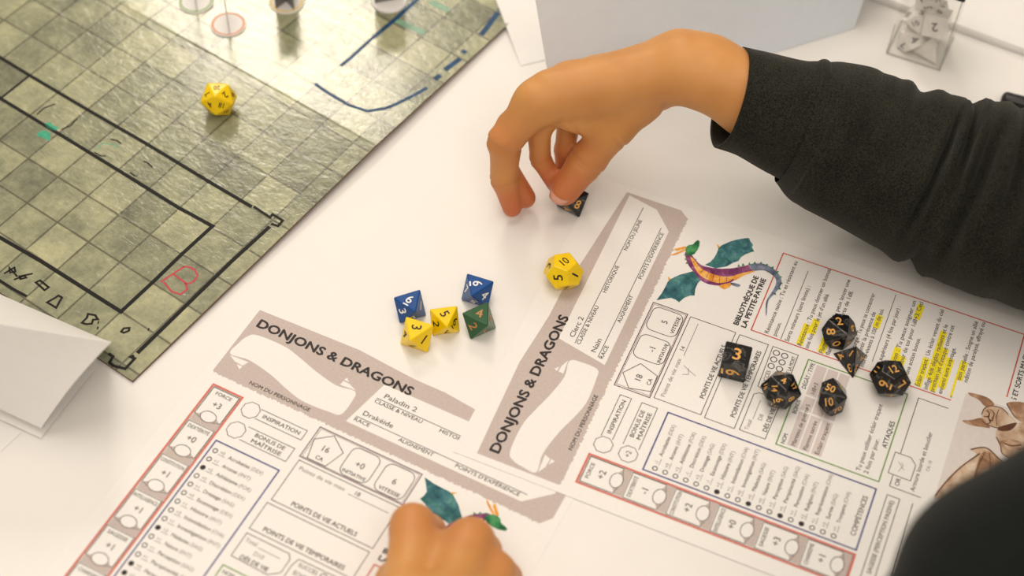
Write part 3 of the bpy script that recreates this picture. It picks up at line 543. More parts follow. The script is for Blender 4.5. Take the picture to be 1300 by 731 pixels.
# ================================================================== DICE
PHI = (1 + 5 ** 0.5) / 2
def hull_faces(V):
    F = {}; s = np.abs(V).max()
    for a, b, c in itertools.combinations(range(len(V)), 3):
        nn = np.cross(V[b] - V[a], V[c] - V[a]); L = np.linalg.norm(nn)
        if L < 1e-9: continue
        nn = nn / L; d = (V - V[a]) @ nn
        if d.max() < 1e-4 * s: pass
        elif d.min() > -1e-4 * s: nn = -nn; d = -d
        else: continue
        F[tuple(np.round(nn, 3) + 0.0)] = (nn, np.where(np.abs(d) < 1e-3 * s)[0])
    out = []
    for nn, idx in F.values():
        c = V[idx].mean(0); u_ = V[idx[0]] - c; u_ /= np.linalg.norm(u_); w = np.cross(nn, u_); a = np.arctan2((V[idx] - c) @ w, (V[idx] - c) @ u_); out.append(list(idx[np.argsort(a)]))
    return out
_pc = {}
def poly(k):
    if k in _pc: return _pc[k]
    if k == 4: V = [(1, 1, 1), (1, -1, -1), (-1, 1, -1), (-1, -1, 1)]
    if k == 6: V = list(itertools.product((-1, 1), repeat=3))
    if k == 8: V = [(1, 0, 0), (-1, 0, 0), (0, 1, 0), (0, -1, 0), (0, 0, 1), (0, 0, -1)]
    if k == 10:
        c = .105; V = [(math.cos(math.pi * i / 5), math.sin(math.pi * i / 5), c * (1 if i % 2 else -1)) for i in range(10)]
        hh = c * (1 + math.cos(math.pi / 5)) / (1 - math.cos(math.pi / 5)); V += [(0, 0, hh), (0, 0, -hh)]
    if k == 12:
        V = list(itertools.product((-1, 1), repeat=3))
        for a in (-1, 1):
            for b in (-1, 1): V += [(0, a / PHI, b * PHI), (a / PHI, b * PHI, 0), (a * PHI, 0, b / PHI)]
    if k == 20:
        V = []
        for a in (-1, 1):
            for b in (-1, 1): V += [(0, a, b * PHI), (a, b * PHI, 0), (a * PHI, 0, b)]
    V = np.array(V, float); V /= np.linalg.norm(V, axis=1).max(); F = hull_faces(V)
    f0 = F[0]; n = np.cross(V[f0[1]] - V[f0[0]], V[f0[2]] - V[f0[0]]); n /= np.linalg.norm(n); z = np.array([0, 0, -1.]); v = np.cross(n, z); c = n @ z
    if np.linalg.norm(v) < 1e-9: R = np.eye(3) if c > 0 else np.diag([1, -1, -1])
    else:
        K = np.array([[0, -v[2], v[1]], [v[2], 0, -v[0]], [-v[1], v[0], 0]]); R = np.eye(3) + K + K @ K / (1 + c)
    V = V @ R.T; e = V[f0[1]] - V[f0[0]]; a = -math.atan2(e[1], e[0]); V = V @ np.array([[math.cos(a), -math.sin(a), 0], [math.sin(a), math.cos(a), 0], [0, 0, 1]]).T
    V[:, 2] -= V[:, 2].min(); V[:, :2] -= V[:, :2].mean(0); _pc[k] = (V, F); return _pc[k]
FILL = {4: '1234', 6: '123456', 8: '12345678', 10: '0123456789'}
def die(kind, R, yaw, x, y, z, mat, ink, nums, label, group=None, size=None, bevel=0.55, rot=None, name=None):
    V, F = poly(kind); V = V * R; a = math.radians(yaw); V = V @ np.array([[math.cos(a), -math.sin(a), 0], [math.sin(a), math.cos(a), 0], [0, 0, 1]]).T
    if rot is not None:
        Rm = np.array(Matrix.Rotation(math.radians(rot[0]), 3, Vector(rot[1]))); c = V.mean(0); V = (V - c) @ Rm.T + c; V[:, 2] -= V[:, 2].min()
    e = empty(name or {4: 'four_sided_die', 6: 'six_sided_die', 8: 'eight_sided_die', 10: 'ten_sided_die', 12: 'twelve_sided_die', 20: 'twenty_sided_die'}[kind], (x, y, z), 0, label, 'die', group)
    bm = bmesh.new(); vs = [bm.verts.new(p) for p in V]
    for f in F: bm.faces.new([vs[i] for i in f])
    bmesh.ops.recalc_face_normals(bm, faces=bm.faces); bmesh.ops.bevel(bm, geom=list(bm.edges), offset=bevel, segments=2, affect='EDGES', profile=0.5); from_bm('body', bm, mat, e)
    off = np.array([x, y, z]); cen = V.mean(0); faces = []
    for f in F:
        c = V[f].mean(0); n = np.cross(V[f[1]] - V[f[0]], V[f[2]] - V[f[0]]); n /= np.linalg.norm(n)
        if n @ (c - cen) < 0: n = -n
        if kind == 10: c = c + (V[f].mean(0) - V[f[int(np.argmax([np.linalg.norm(V[i] - cen) for i in f]))]]) * 0.10
        vis = n @ (off + c - np.array([0, 0, CAMH])) < 0; faces.append([c, n, vis, project(off + c)])
    size = size or {4: 0.32, 6: 0.62, 8: 0.66, 10: 0.68, 12: 0.66, 20: 0.47}[kind] * R
    used = set(); job = []
    for s, px, py, ro in nums:
        best = min((i for i in range(len(faces)) if faces[i][2] and i not in used), key=lambda i: np.hypot(*(faces[i][3] - (px, py))), default=None)
        if best is not None: used.add(best); job.append((s, best, ro))
    if kind != 4:
        left = [q for q in range(1, kind + 1) if str(q) not in [j[0].strip('_') for j in job]]
        for i in range(len(faces)):
            if i not in used and left and faces[i][1][2] > -0.9: job.append((str(left.pop(0)), i, random.uniform(0, 360)))
    VV = []; FF = []
    for s, i, ro in job:
        c, n, vis, p0 = faces[i]; ul = s.endswith('_'); body = s.rstrip('_')
        # direction on the face whose image points along 'ro' (clockwise from up)
        t1 = np.cross(n, [0.3, 0.2, 0.9]); t1 /= np.linalg.norm(t1); t2 = np.cross(n, t1)
        A = np.stack([project(off + c + t1) - p0, project(off + c + t2) - p0], 1); want = np.array([math.sin(math.radians(ro)), -math.cos(math.radians(ro))])
        try: q = np.linalg.solve(A, want)
        except Exception: q = np.array([1.0, 0])
        up = t1 * q[0] + t2 * q[1]; up /= np.linalg.norm(up); rt = np.cross(up, n)
        spots = [(0, 0)]; 
        v, f = text_geo(body, 0.014); zl = layers(v, 1); v = v.copy(); v -= (v.min(0) + v.max(0)) / 2; sc = size * (0.86 if len(body) > 1 else 1.0); kx = sc * (0.85 if len(body) > 1 else 1.05)
        o = len(VV); VV += [c + rt * a_ * kx + up * b_ * sc + n * (0.06 + h_) for (a_, b_), h_ in zip(v, zl)]; FF += [[q_ + o for q_ in g] for g in f]
        if ul:
            o = len(VV); VV += [c + rt * a_ * sc + up * b_ * sc + n * 0.06 for a_, b_ in ((-0.22, -0.60), (0.22, -0.60), (0.22, -0.48), (-0.22, -0.48))]; FF.append([o, o + 1, o + 2, o + 3])
    if VV: mesh_obj('numerals', VV, FF, ink, e)
    return e
Z1 = 0.7   # top of the cleric sheet
GD = 'eight-sided dice clustered on the white table'
die(8, 11.5, 84, -57.4, 526.9, 0, 'dice_blue', 'whitep', [('6_', 518, 386, 40), ('1', 533, 391, 2), ('3', 517, 399, 80)], 'blue eight-sided die with white numerals touching a yellow die', GD)
die(8, 11.8, 42, -19.7, 540.05, 0, 'dice_blue', 'whitep', [('6_', 607, 361, 88), ('4', 613, 376, 40), ('7', 588, 371, 20)], 'blue eight-sided die with white numerals touching the green die', GD)
die(8, 12.0, 92, -17.7, 518.8, 0, 'dice_green', 'copper', [('4', 609, 397, 15), ('2', 601, 415, 70), ('6', 623, 403, 20)], 'dark green eight-sided die with copper numerals', GD)
die(8, 11.3, 72, -37.1, 518.0, 0, 'dice_yellow', 'blackp', [('5', 560, 397, 65), ('6_', 574, 409, 25), ('2', 556, 417, 100)], 'yellow eight-sided die showing 5, between the other yellow die and the green die', GD)
die(8, 12.0, 42, -52.07, 507.2, 0, 'dice_yellow', 'blackp', [('3', 530, 415, 95), ('1', 538, 431, 35), ('4', 512, 424, 60)], 'yellow eight-sided die showing 3, in front of a blue die', GD)
die(12, 12.0, 50, 29.29, 554.3, 0.2, 'dice_yellow', 'blackp', [('10', 716, 329, -48), ('5', 708, 349, -90), ('1', 729, 347, -62), ('3', 697, 336, -60)], 'yellow twelve-sided die at the edge of the title panel')
w = map_world(*mpx(275, 128))
die(20, 12.2, 58, -188.4 * 0.993, 680.2 * 0.993, w[2], 'dice_yellow', 'blackp', [('20', 273, 113, 182), ('2', 284, 117, 140), ('18', 279, 130, 195), ('4', 265, 130, 150), ('7', 261, 116, -140), ('8', 294, 117, 120)], 'yellow twenty-sided die standing on the battle map')
GB = 'black marbled dice with gold numerals on the cleric sheet'
die(6, 13.0, 76, 125.4, 496.7, Z1, 'dice_black', 'gold', [('3', 936, 452, 14), ('6_', 932, 475, 100)], 'black marbled six-sided die with gold 3 on top', GB, bevel=0.8, size=11)
die(20, 11.8, 70, 149.0, 477.7, Z1, 'dice_black', 'gold', [('14', 982, 498, 90), ('4', 996, 485, 20), ('6_', 990, 510, 80), ('17', 1009, 492, 40), ('8', 1005, 508, 60), ('18', 970, 496, 60)], 'black marbled twenty-sided die with small gold numerals', GB)
die(10, 10.9, 259, 177.35, 476.0, Z1, 'dice_black', 'gold', [('50', 1057, 490, 25), ('10', 1051, 509, -6), ('70', 1061, 522, -15)], 'black marbled ten-sided die with gold tens 50 and 10', GB)
die(12, 11.7, 34, 210.0, 488.5, Z1, 'dice_black', 'gold', [('12', 1133, 470, -32), ('9_', 1121, 488, -65), ('11', 1113, 470, -50), ('7', 1141, 490, 40)], 'black marbled twelve-sided die with gold 12 and 9', GB)
die(10, 10.9, 223, 185.6, 520.7, Z1, 'dice_black', 'gold', [('2', 1066, 411, -15), ('8', 1052, 423, 88), ('0', 1060, 440, 60), ('6', 1081, 418, 20)], 'black marbled ten-sided die with gold 8, against the four-sided die', GB)
d4 = die(4, 12.0, 0, 191.83, 505.06, Z1, 'dice_black', 'gold', [], 'black marbled four-sided die with gold 4, 1 and 3', GB)
# a four-sided die carries three numerals on each face, one at each corner
V4, F4 = poly(4); V4 = V4 * 12.0; VV = []; FF = []
for fi, f in enumerate(F4):
    c = V4[f].mean(0); n = np.cross(V4[f[1]] - V4[f[0]], V4[f[2]] - V4[f[0]]); n /= np.linalg.norm(n)
    if n @ (c - V4.mean(0)) < 0: n = -n
    if n[2] < -0.9: continue
    for vi in f:
        up = V4[vi] - c; up /= np.linalg.norm(up); rt = np.cross(up, n); v, g = text_geo('2341'[vi], 0.014); zl = layers(v, 1); v = v - (v.min(0) + v.max(0)) / 2; p0 = c + up * 5.0; o = len(VV)
        VV += [p0 + rt * a_ * 6.6 + up * b_ * 6.6 + n * (0.06 + h_) for (a_, b_), h_ in zip(v, zl)]; FF += [[q + o for q in h] for h in g]
mesh_obj('numerals', VV, FF, 'gold', d4)

# ================================================================== PAPERS AND BOX AROUND
Wd = lambda p, z=0.0: unproj(p[0], p[1], z)
# folded card at the near left
fc_ = empty('folded_card', tuple(Wd((20, 520))), 0, 'blank white folded card with a raised shaded flap beside the map', 'folded card')
base0 = Wd((20, 520))
L_ = lambda p, z: Wd(p, z) - base0
R0, R1, B0, B1 = L_((-120, 392), 76), L_((141, 434), 60), L_((52, 543), 6), L_((-190, 430), 6)
sheet3d('front_flap', [R0, R1, B0, B1], 0.5, 'card', fc_, 14, 14, lambda a, b: np.array([0, 0, 3.0 * math.sin(math.pi * b) * a]))
sheet3d('back_flap', [R0, R1, L_((138, 434), 6), L_((-120, 322), 4)], 0.5, 'card', fc_, 8, 8)
sheet3d('under_flap', [L_((-150, 420), 2.2), L_((118, 470), 2.2), L_((52, 556), 1.2), L_((-190, 445), 1.2)], 0.5, 'card', fc_, 8, 8)
us = empty('paper_sheet', tuple(Wd((-40, 560))), 0, 'blank white sheet under the folded card', 'paper sheet'); b1 = Wd((-40, 560))
sheet3d('paper', [Wd((-160, 500), .3) - b1, Wd((28, 548), .3) - b1, Wd((-30, 602), .3) - b1, Wd((-220, 560), .3) - b1], 0.2, 'card', us, 4, 4)
# leaning white screen at the far side
TB0, TB1 = Wd((705, 150), 0.3), Wd((1084, 36), 0.3); TA = Wd((680, 0), 80); up_ = (TA - TB0); up_ = up_ / up_[2] * 92; sc_ = empty('white_screen', tuple(TB0), 0, 'tall plain white card screen leaning back behind the hand', 'card screen')
up2 = np.array([up_[0] * 0.1 + 8, up_[1] * 0.5, up_[2] * 0.5])
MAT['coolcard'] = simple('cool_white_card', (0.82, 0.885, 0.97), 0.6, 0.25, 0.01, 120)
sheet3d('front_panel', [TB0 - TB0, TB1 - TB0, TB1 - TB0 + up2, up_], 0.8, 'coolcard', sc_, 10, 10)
bk = np.array([34, 45, 0.0]); sheet3d('back_panel', [up_, TB1 - TB0 + up2, TB1 - TB0 + bk, bk], 0.8, 'card', sc_, 8, 8)
sh = empty('paper_sheet', tuple(Wd((660, 80))), 0, 'blank white sheet covering a corner of the battle map', 'paper sheet'); b2 = Wd((660, 80))
def zsh(x, y): return 0.3 + 3.6 * max(0.0, min(1.0, (22 - x) / 24.0))
cs = [Wd((661, 84)), Wd((760, 60)), Wd((700, -90)), Wd((604, -56))]
def shb(a, b):
    p = cs[0] * (1 - a) * (1 - b) + cs[1] * a * (1 - b) + cs[2] * a * b + cs[3] * (1 - a) * b; return np.array([0, 0, 0.4 + 3.7 * (1 - a ** 3) * min(1.0, b * 2.4)])
sheet3d('paper', [c - b2 for c in cs], 0.2, 'card', sh, 14, 10, shb)
# white folder far right, behind the dice box
e0, e1 = Wd((1098, -2)), Wd((1330, 82)); dx = (e1 - e0) / np.linalg.norm(e1 - e0); nx = np.array([-dx[1], dx[0], 0]); e0 = e0 - dx * 8
fo = empty('white_folder', tuple(e0), math.atan2(dx[1], dx[0]), 'flat white folder behind the clear dice box', 'folder'); from_bm('cover', bm_box(0, 0, 0.1, 280, 220, 6, 0.8, 3), 'card', fo); from_bm('spine_band', bm_box(2, -0.5, 1.6, 278, 1, 4.6, 0.3, 1), 'card', fo)
# acrylic dice box
q0, q1 = Wd((1125, 68)), Wd((1192.5, 90)); bx = (q1 - q0); BW = float(np.linalg.norm(bx)); by = math.atan2(bx[1], bx[0]); HB = 61.0
db = empty('dice_box', tuple(q0), by, 'clear acrylic box with black lid, full of white dice', 'dice box', None)
from_bm('bottom_pane', bm_box(0, 0, 0.1, BW, BW, 1.3, 0.2, 1), 'acrylic', db)
for nm, b in (('front_pane', (0, 0, 0.1, BW, 1.2, HB)), ('back_pane', (0, BW - 1.2, 0.1, BW, BW, HB)), ('side_pane', (0, 1.2, 0.1, 1.2, BW - 1.2, HB)), ('side_pane', (BW - 1.2, 1.2, 0.1, BW, BW - 1.2, HB))): from_bm(nm, bm_box(*b, 0.15, 1), 'acrylic', db)
MAT['acredge'] = simple('acrylic_edge', (0.36, 0.35, 0.33), 0.25, 0.5)
for b in ((0, -0.1, 0.1, BW, 0.5, 0.9), (-0.1, 0, 0.1, 0.5, BW, 0.9), (BW - 0.5, 0, 0.1, BW + 0.1, BW, 0.9), (-0.1, -0.1, 0.1, 0.4, 0.4, 26), (BW - 0.4, -0.1, 0.1, BW + 0.1, 0.4, HB)): from_bm('edge', bm_box(*b, 0.08, 1), 'acredge', db)
from_bm('lid', bm_box(-1.3, -1.3, HB - 1, BW + 1.3, BW + 1.3, HB + 9, 0.8, 2), 'blackplastic', db)
def inbox(kind, R, yaw, lx, ly, lz, nums, label, rot=None):
    c, s = math.cos(by), math.sin(by); x, y = q0[0] + c * lx - s * ly, q0[1] + s * lx + c * ly
    return die(kind, R, yaw, x, y, lz, 'dice_white', 'greyp', nums, label, 'white dice inside the clear box', rot=rot)
inbox(10, 10.6, 130, 11.0, 12.5, 1.4, [('7', 1148, 55, 200)], 'white ten-sided die showing 7 at the bottom of the clear box')
inbox(4, 12.0, 20, 25.5, 11.0, 1.4, [('4', 1182, 55, 30)], 'white four-sided die at the bottom of the clear box')
inbox(12, 9.4, 10, 23.5, 26, 1.4, [], 'white twelve-sided die at the back of the clear box')
inbox(10, 10.6, 40, 11.5, 13.2, 18.0, [('80', 1155, 20, 40), ('10', 1158, 35, -30)], 'white ten-sided die showing 80 and 10 in the clear box')
inbox(6, 13.2, by / math.pi * 180, 24.6, 10.6, 18.8, [('2', 1188, 33, 180)], 'white six-sided die showing 2 in the clear box', rot=(-16, (1, 0, 0)))
inbox(20, 10.0, 30, 20, 24.5, 19.0, [('20', 1170, 10, 150)], 'white twenty-sided die at the back of the clear box')
inbox(8, 11.0, 60, 14, 14.5, 35.5, [('1', 1165, 2, 160)], 'white eight-sided die on top inside the clear box')
# dark little thing behind the sleeve
bo = Wd((1268, 132)); mk = empty('black_marker', tuple(bo), math.radians(-18), 'small black rounded marker end behind the dark sleeve', 'marker')
def lathe(name, prof, mat, parent, rot=None, n=24):
    bm = bmesh.new(); rings = []
    for x, r in prof: rings.append([bm.verts.new((x, r * math.cos(2 * math.pi * q / n), 5.2 + r * math.sin(2 * math.pi * q / n))) for q in range(n)])
    for a, b in zip(rings, rings[1:]):
        for q in range(n): bm.faces.new([a[q], a[(q + 1) % n], b[(q + 1) % n], b[q]])
    bm.faces.new(rings[0]); bm.faces.new(rings[-1][::-1]); bmesh.ops.recalc_face_normals(bm, faces=bm.faces); return from_bm(name, bm, mat, parent, True)
lathe('cap', [(0, 1.2), (0.4, 3.2), (1.5, 4.6), (3, 5.1), (40, 5.1), (40.5, 4.6)], 'blackplastic', mk); lathe('barrel', [(40, 4.4), (41, 4.9), (118, 4.9), (119, 4.0)], 'blackplastic', mk)

# ================================================================== PEOPLE
def sdf_mesh(prims, vox, pad=8.0):
    """prims: list of (a, b, ra, rb, k) round cones; smooth union; returns verts, quads (surface nets)"""
    lo = np.min([np.minimum(np.array(p[0]) - p[2], np.array(p[1]) - p[3]) for p in prims], 0) - pad; hi = np.max([np.maximum(np.array(p[0]) + p[2], np.array(p[1]) + p[3]) for p in prims], 0) + pad
    n = np.ceil((hi - lo) / vox).astype(int) + 1; ax = [lo[i] + vox * np.arange(n[i]) for i in range(3)]; D = np.full(n, 60.0, np.float32)
    for a, b, ra, rb, k in prims:
        a = np.array(a, float); b = np.array(b, float); m = max(ra, rb) + k + 4
        s = [slice(max(0, int((min(a[i], b[i]) - m - lo[i]) / vox)), min(n[i], int((max(a[i], b[i]) + m - lo[i]) / vox) + 2)) for i in range(3)]
        X, Y, Z = np.meshgrid(ax[0][s[0]], ax[1][s[1]], ax[2][s[2]], indexing='ij'); ba = b - a; L2 = max(ba @ ba, 1e-6)
        t_ = np.clip(((X - a[0]) * ba[0] + (Y - a[1]) * ba[1] + (Z - a[2]) * ba[2]) / L2, 0, 1)
        d = np.sqrt((X - a[0] - t_ * ba[0]) ** 2 + (Y - a[1] - t_ * ba[1]) ** 2 + (Z - a[2] - t_ * ba[2]) ** 2) - (ra + (rb - ra) * t_)
        E_ = D[s[0], s[1], s[2]]; h_ = np.maximum(k - np.abs(E_ - d), 0) / k; D[s[0], s[1], s[2]] = np.minimum(E_, d) - h_ * h_ * k * 0.25
    ins = D < 0; nx_, ny_, nz_ = [q - 1 for q in n]; acc = np.zeros((nx_, ny_, nz_, 3)); cnt = np.zeros((nx_, ny_, nz_)); C8 = list(itertools.product((0, 1), repeat=3))
    g = lambda A, c: A[c[0]:c[0] + nx_, c[1]:c[1] + ny_, c[2]:c[2] + nz_]
    for c in C8:
        for axn in range(3):
            if c[axn]: continue
            e = list(c); e[axn] = 1; da, db_ = g(D, c), g(D, e); cx = (da < 0) != (db_ < 0)
            t_ = np.where(cx, da / np.where(cx, da - db_, 1), 0); p = [np.where(cx, c[i] + (t_ if i == axn else 0), 0) for i in range(3)]
            for i in range(3): acc[..., i] += p[i]
            cnt += cx
    has = cnt > 0; idx = -np.ones(has.shape, int); idx[has] = np.arange(has.sum()); I = np.argwhere(has); V = lo + vox * (I + acc[has] / cnt[has][:, None]); Q = []
    for axn in range(3):
        o1, o2 = (axn + 1) % 3, (axn + 2) % 3; sl = [slice(None)] * 3; sl[axn] = slice(0, -1); sr = [slice(None)] * 3; sr[axn] = slice(1, None)
        ch = ins[tuple(sl)] != ins[tuple(sr)]; P = np.argwhere(ch); P = P[(P[:, o1] > 0) & (P[:, o2] > 0)]
        P = P[(P[:, o1] < has.shape[o1]) & (P[:, o2] < has.shape[o2])]; first = ins[tuple(sl)][tuple(P.T)]
        q = []
        for d1, d2 in ((1, 1), (0, 1), (0, 0), (1, 0)):
            r = P.copy(); r[:, o1] -= d1; r[:, o2] -= d2; q.append(idx[tuple(r.T)])
        q = np.stack(q, 1); q[~first] = q[~first][:, ::-1]; Q.append(q)
    return V, np.concatenate(Q)
def J(p): return unproj(p[0], p[1], p[2])
def chain(pts, rad, k): return [(pts[i], pts[i + 1], rad[i], rad[i + 1], k) for i in range(len(pts) - 1)]
def skin_obj(name, prims, vox, parent, origin, tips, it=6, tipr=26.0, crease=()):
    V, Q = sdf_mesh(prims, vox); red = np.zeros(len(V))
    for tp, st in tips: red = np.maximum(red, st * np.clip(1 - np.linalg.norm(V - tp, axis=1) / tipr, 0, 1))
    o = mesh_obj(name, V - origin, Q, 'skin', parent, True); at_ = o.data.attributes.new('red', 'FLOAT', 'POINT'); at_.data.foreach_set('value', red.astype(np.float32))
    bm = bmesh.new(); bm.from_mesh(o.data)
    for _ in range(it): bmesh.ops.smooth_vert(bm, verts=bm.verts, factor=0.5, use_axis_x=True, use_axis_y=True, use_axis_z=True)
    bm.normal_update()
    for p, axv, rad, dep, wd_ in crease:
        p = Vector((p - origin) * MM); axv = Vector(axv).normalized()
        for v_ in bm.verts:
            q = v_.co - p
            if q.length < rad * MM: h_ = q.dot(axv) / (wd_ * MM); v_.co -= v_.normal * dep * MM * math.exp(-h_ * h_)
    bm.to_mesh(o.data); bm.free(); return o
def nail(parent, origin, tip, back, nrm, wid, ln, name='fingernail'):
    """a small curved plate on the finger end"""
    ax = tip - back; ax /= np.linalg.norm(ax); nrm = nrm - ax * (nrm @ ax); nrm /= np.linalg.norm(nrm); sd = np.cross(ax, nrm); V = []; F = []; NU, NV = 8, 8
    for i in range(NU + 1):
        for j in range(NV + 1):
            a = (i / NU * 2 - 1); b = j / NV; ww = wid * (0.88 + 0.12 * math.sin(b * math.pi)) * (1 - 0.35 * max(0, b - 0.75) * 4 * 0.5); V.append(tip + ax * ((b - 0.75) * ln - (abs(a) ** 3) * 1.0 * (b > 0.5)) + sd * a * ww / 2 - nrm * (a * a * wid * 0.16))
    for i in range(NU):
        for j in range(NV): p = i * (NV + 1) + j; F.append([p, p + 1, p + NV + 2, p + NV + 1])
    o = mesh_obj(name, np.array(V) - origin, F, 'nail', parent, True); md = o.modifiers.new('t', 'SOLIDIFY'); md.thickness = 0.0005; md.offset = 0; return o

# ---- right hand picking up the black die, sleeve from the right
HO = unproj(1150, 330, 0)
person = empty('person', tuple(HO), 0, 'person in a dark sweater whose right hand picks up a black die', 'person')
idx_ = [J(p) for p in ((680, 131, 74), (641, 181, 52), (640, 226, 27), (650, 263, 9.0))]
mid_ = [J(p) for p in ((700, 119, 77), (650, 160, 58), (640, 212, 30), (667, 251, 9.0))]
rng_ = [J(p) for p in ((724, 106, 76), (684, 165, 50), (686, 201, 30), (704, 231, 16))]
pky_ = [J(p) for p in ((755, 98, 72), (722, 156, 46), (717, 190, 28), (716, 218, 14))]
thb_ = [J(p) for p in ((836, 106, 80), (781, 160, 56), (745, 204, 34), (717, 242, 19))]
wr = [J(p) for p in ((868, 88, 92), (905, 96, 92))]; wr2 = [J(p) for p in ((862, 76, 90), (900, 86, 90))]
fa = [J(p) for p in ((905, 103, 90), (960, 126, 84), (1040, 160, 76))]
pr = []
pr += chain(idx_, (11.5, 9.3, 7.9, 6.0), 3.5) + chain(mid_, (11.5, 8.8, 7.6, 6.4), 2.5) + chain(rng_, (10.5, 7.2, 6.2, 5.6), 2.5) + chain(pky_, (10, 7.0, 6.2, 5.4), 2.5)
for m, r0 in ((idx_, 11.5), (mid_, 11.5), (rng_, 11.0), (pky_, 10.5)): pr.append((m[0], wr[0] if m is not pky_ else wr2[0], r0, 14.5, 9))
pr += chain(thb_, (12.0, 11.4, 10.3, 8.9), 5) + [(J((772, 160, 57)), J((727, 149, 63)), 10, 8.5, 7)] + [(thb_[0], wr[0], 12.5, 15, 9), (thb_[0] * 0.55 + thb_[1] * 0.45, idx_[0] * 0.7 + wr[0] * 0.3, 10.5, 10, 9)]
pr += [(idx_[0] + np.array([-1.5, -1, 5.5]), idx_[0] + np.array([2, 0, 5.0]), 6.8, 6.5, 5), (mid_[0] + np.array([-1.5, 0, 6]), mid_[0] + np.array([3, 1, 5.5]), 6.5, 6.5, 5), (idx_[1] + np.array([-2.4, 0, 2.0]), idx_[1] + np.array([-1.6, 0, 2.6]), 7.6, 7.4, 4), (thb_[2] + np.array([1.8, -1.2, 2]), thb_[2] + np.array([2.6, -1.2, 3.2]), 7.6, 7.6, 4)]
pr += [(wr[0], wr[1], 15.5, 16.5, 9), (wr2[0], wr2[1], 15.5, 16.5, 9)] + chain(fa, (17.5, 21, 25), 9) + [(wr2[1], fa[1], 16.5, 20, 9)]
CREASE = [(thb_[1] + np.array([2, -6, -4.0]), thb_[0] - thb_[1] + np.array([6, 0, 0]), 11, 0.8, 1.2), (thb_[0] * 0.8 + wr[0] * 0.2 + np.array([0, -8, -6.0]), np.array([1, 0.15, 0.1]), 12, 0.8, 1.3), (thb_[1] * 0.5 + idx_[0] * 0.5 + np.array([2, -6, -4.0]), np.array([1, -0.6, 0.4]), 9, 0.9, 1.2), (idx_[1], idx_[2] - idx_[0], 14, 0.9, 1.3), (idx_[1] * 0.9 + idx_[2] * 0.1, idx_[2] - idx_[0], 14, 0.7, 1.0), (idx_[2], idx_[3] - idx_[1], 11, 0.8, 1.1), (thb_[2], thb_[3] - thb_[1], 14, 0.8, 1.2), (thb_[2] * 0.88 + thb_[3] * 0.12, thb_[3] - thb_[1], 14, 0.6, 1.0), (rng_[2], rng_[3] - rng_[1], 9, 0.5, 1.0), (mid_[2], mid_[3] - mid_[1], 11, 0.8, 1.1)]
arm_o = skin_obj('arm', pr, 1.15, person, HO, [(idx_[3], 0.9), (mid_[3], 0.9), (rng_[3], 0.9), (pky_[3], 0.9), (thb_[3], 0.85), (idx_[1], 0.35), (thb_[2], 0.35)], 4, 30.0, CREASE)
nn_ = np.array([-0.50, -0.80, 0.22]); nn_ /= np.linalg.norm(nn_)
nail(arm_o, HO, thb_[3] + nn_ * 8.6, thb_[2] + nn_ * 9.6, nn_, 13, 14.5)

def loft(name, rings, mat, parent, origin, cap=True, close_start=False, disp=None, nseg=56):
    """rings: list of (centre, side, up, rs, ru)"""
    V = []; F = []
    for ri, (c, s, u_, rs, ru) in enumerate(rings):
        for q in range(nseg):
            a = 2 * math.pi * q / nseg; d = s * math.cos(a) * rs + u_ * math.sin(a) * ru; k = 1 + (disp(ri / (len(rings) - 1), a) if disp else 0); V.append(c + d * k - origin)
    for i in range(len(rings) - 1):
        for q in range(nseg): F.append([i * nseg + q, i * nseg + (q + 1) % nseg, (i + 1) * nseg + (q + 1) % nseg, (i + 1) * nseg + q])
    if cap: F.append([(len(rings) - 1) * nseg + q for q in range(nseg)][::-1])
    o = mesh_obj(name, V, F, mat, parent, True); bm = bmesh.new(); bm.from_mesh(o.data); bmesh.ops.recalc_face_normals(bm, faces=bm.faces); bm.to_mesh(o.data); bm.free(); return o
def frames(path, rad, n):
    """interpolate path (list of 3-D points) and radii (rs, ru) into rings"""
    P = np.array(smooth_poly3(path, n)); Rr = np.array(smooth_poly3([np.array([r[0], r[1], 0]) for r in rad], n)); out = []
    for i in range(len(P)):
        t_ = P[min(i + 1, len(P) - 1)] - P[max(i - 1, 0)]; t_ /= np.linalg.norm(t_); s = np.cross(t_, [0, 0, 1]); s /= np.linalg.norm(s); u_ = np.cross(s, t_); out.append([P[i], s, u_, Rr[i][0], Rr[i][1]])
    return out
def smooth_poly3(pts, n):
    P = [np.array(p, float) for p in pts]; N = len(P); out = []
    for i in range(N - 1):
        p0, p1, p2, p3 = P[max(0, i - 1)], P[i], P[i + 1], P[min(N - 1, i + 2)]
        for q in range(n):
            t_ = q / n; out.append(0.5 * ((2 * p1) + (-p0 + p2) * t_ + (2 * p0 - 5 * p1 + 4 * p2 - p3) * t_ ** 2 + (-p0 + 3 * p1 - 3 * p2 + p3) * t_ ** 3))
    return out + [P[-1]]
cuffp = [J(p) for p in ((926, 124, 84), (960, 134, 80), (1000, 150, 76), (1026, 158, 74))]
cr_ = frames(cuffp, [(30, 29), (31, 30), (34, 33), (37, 36)], 6)
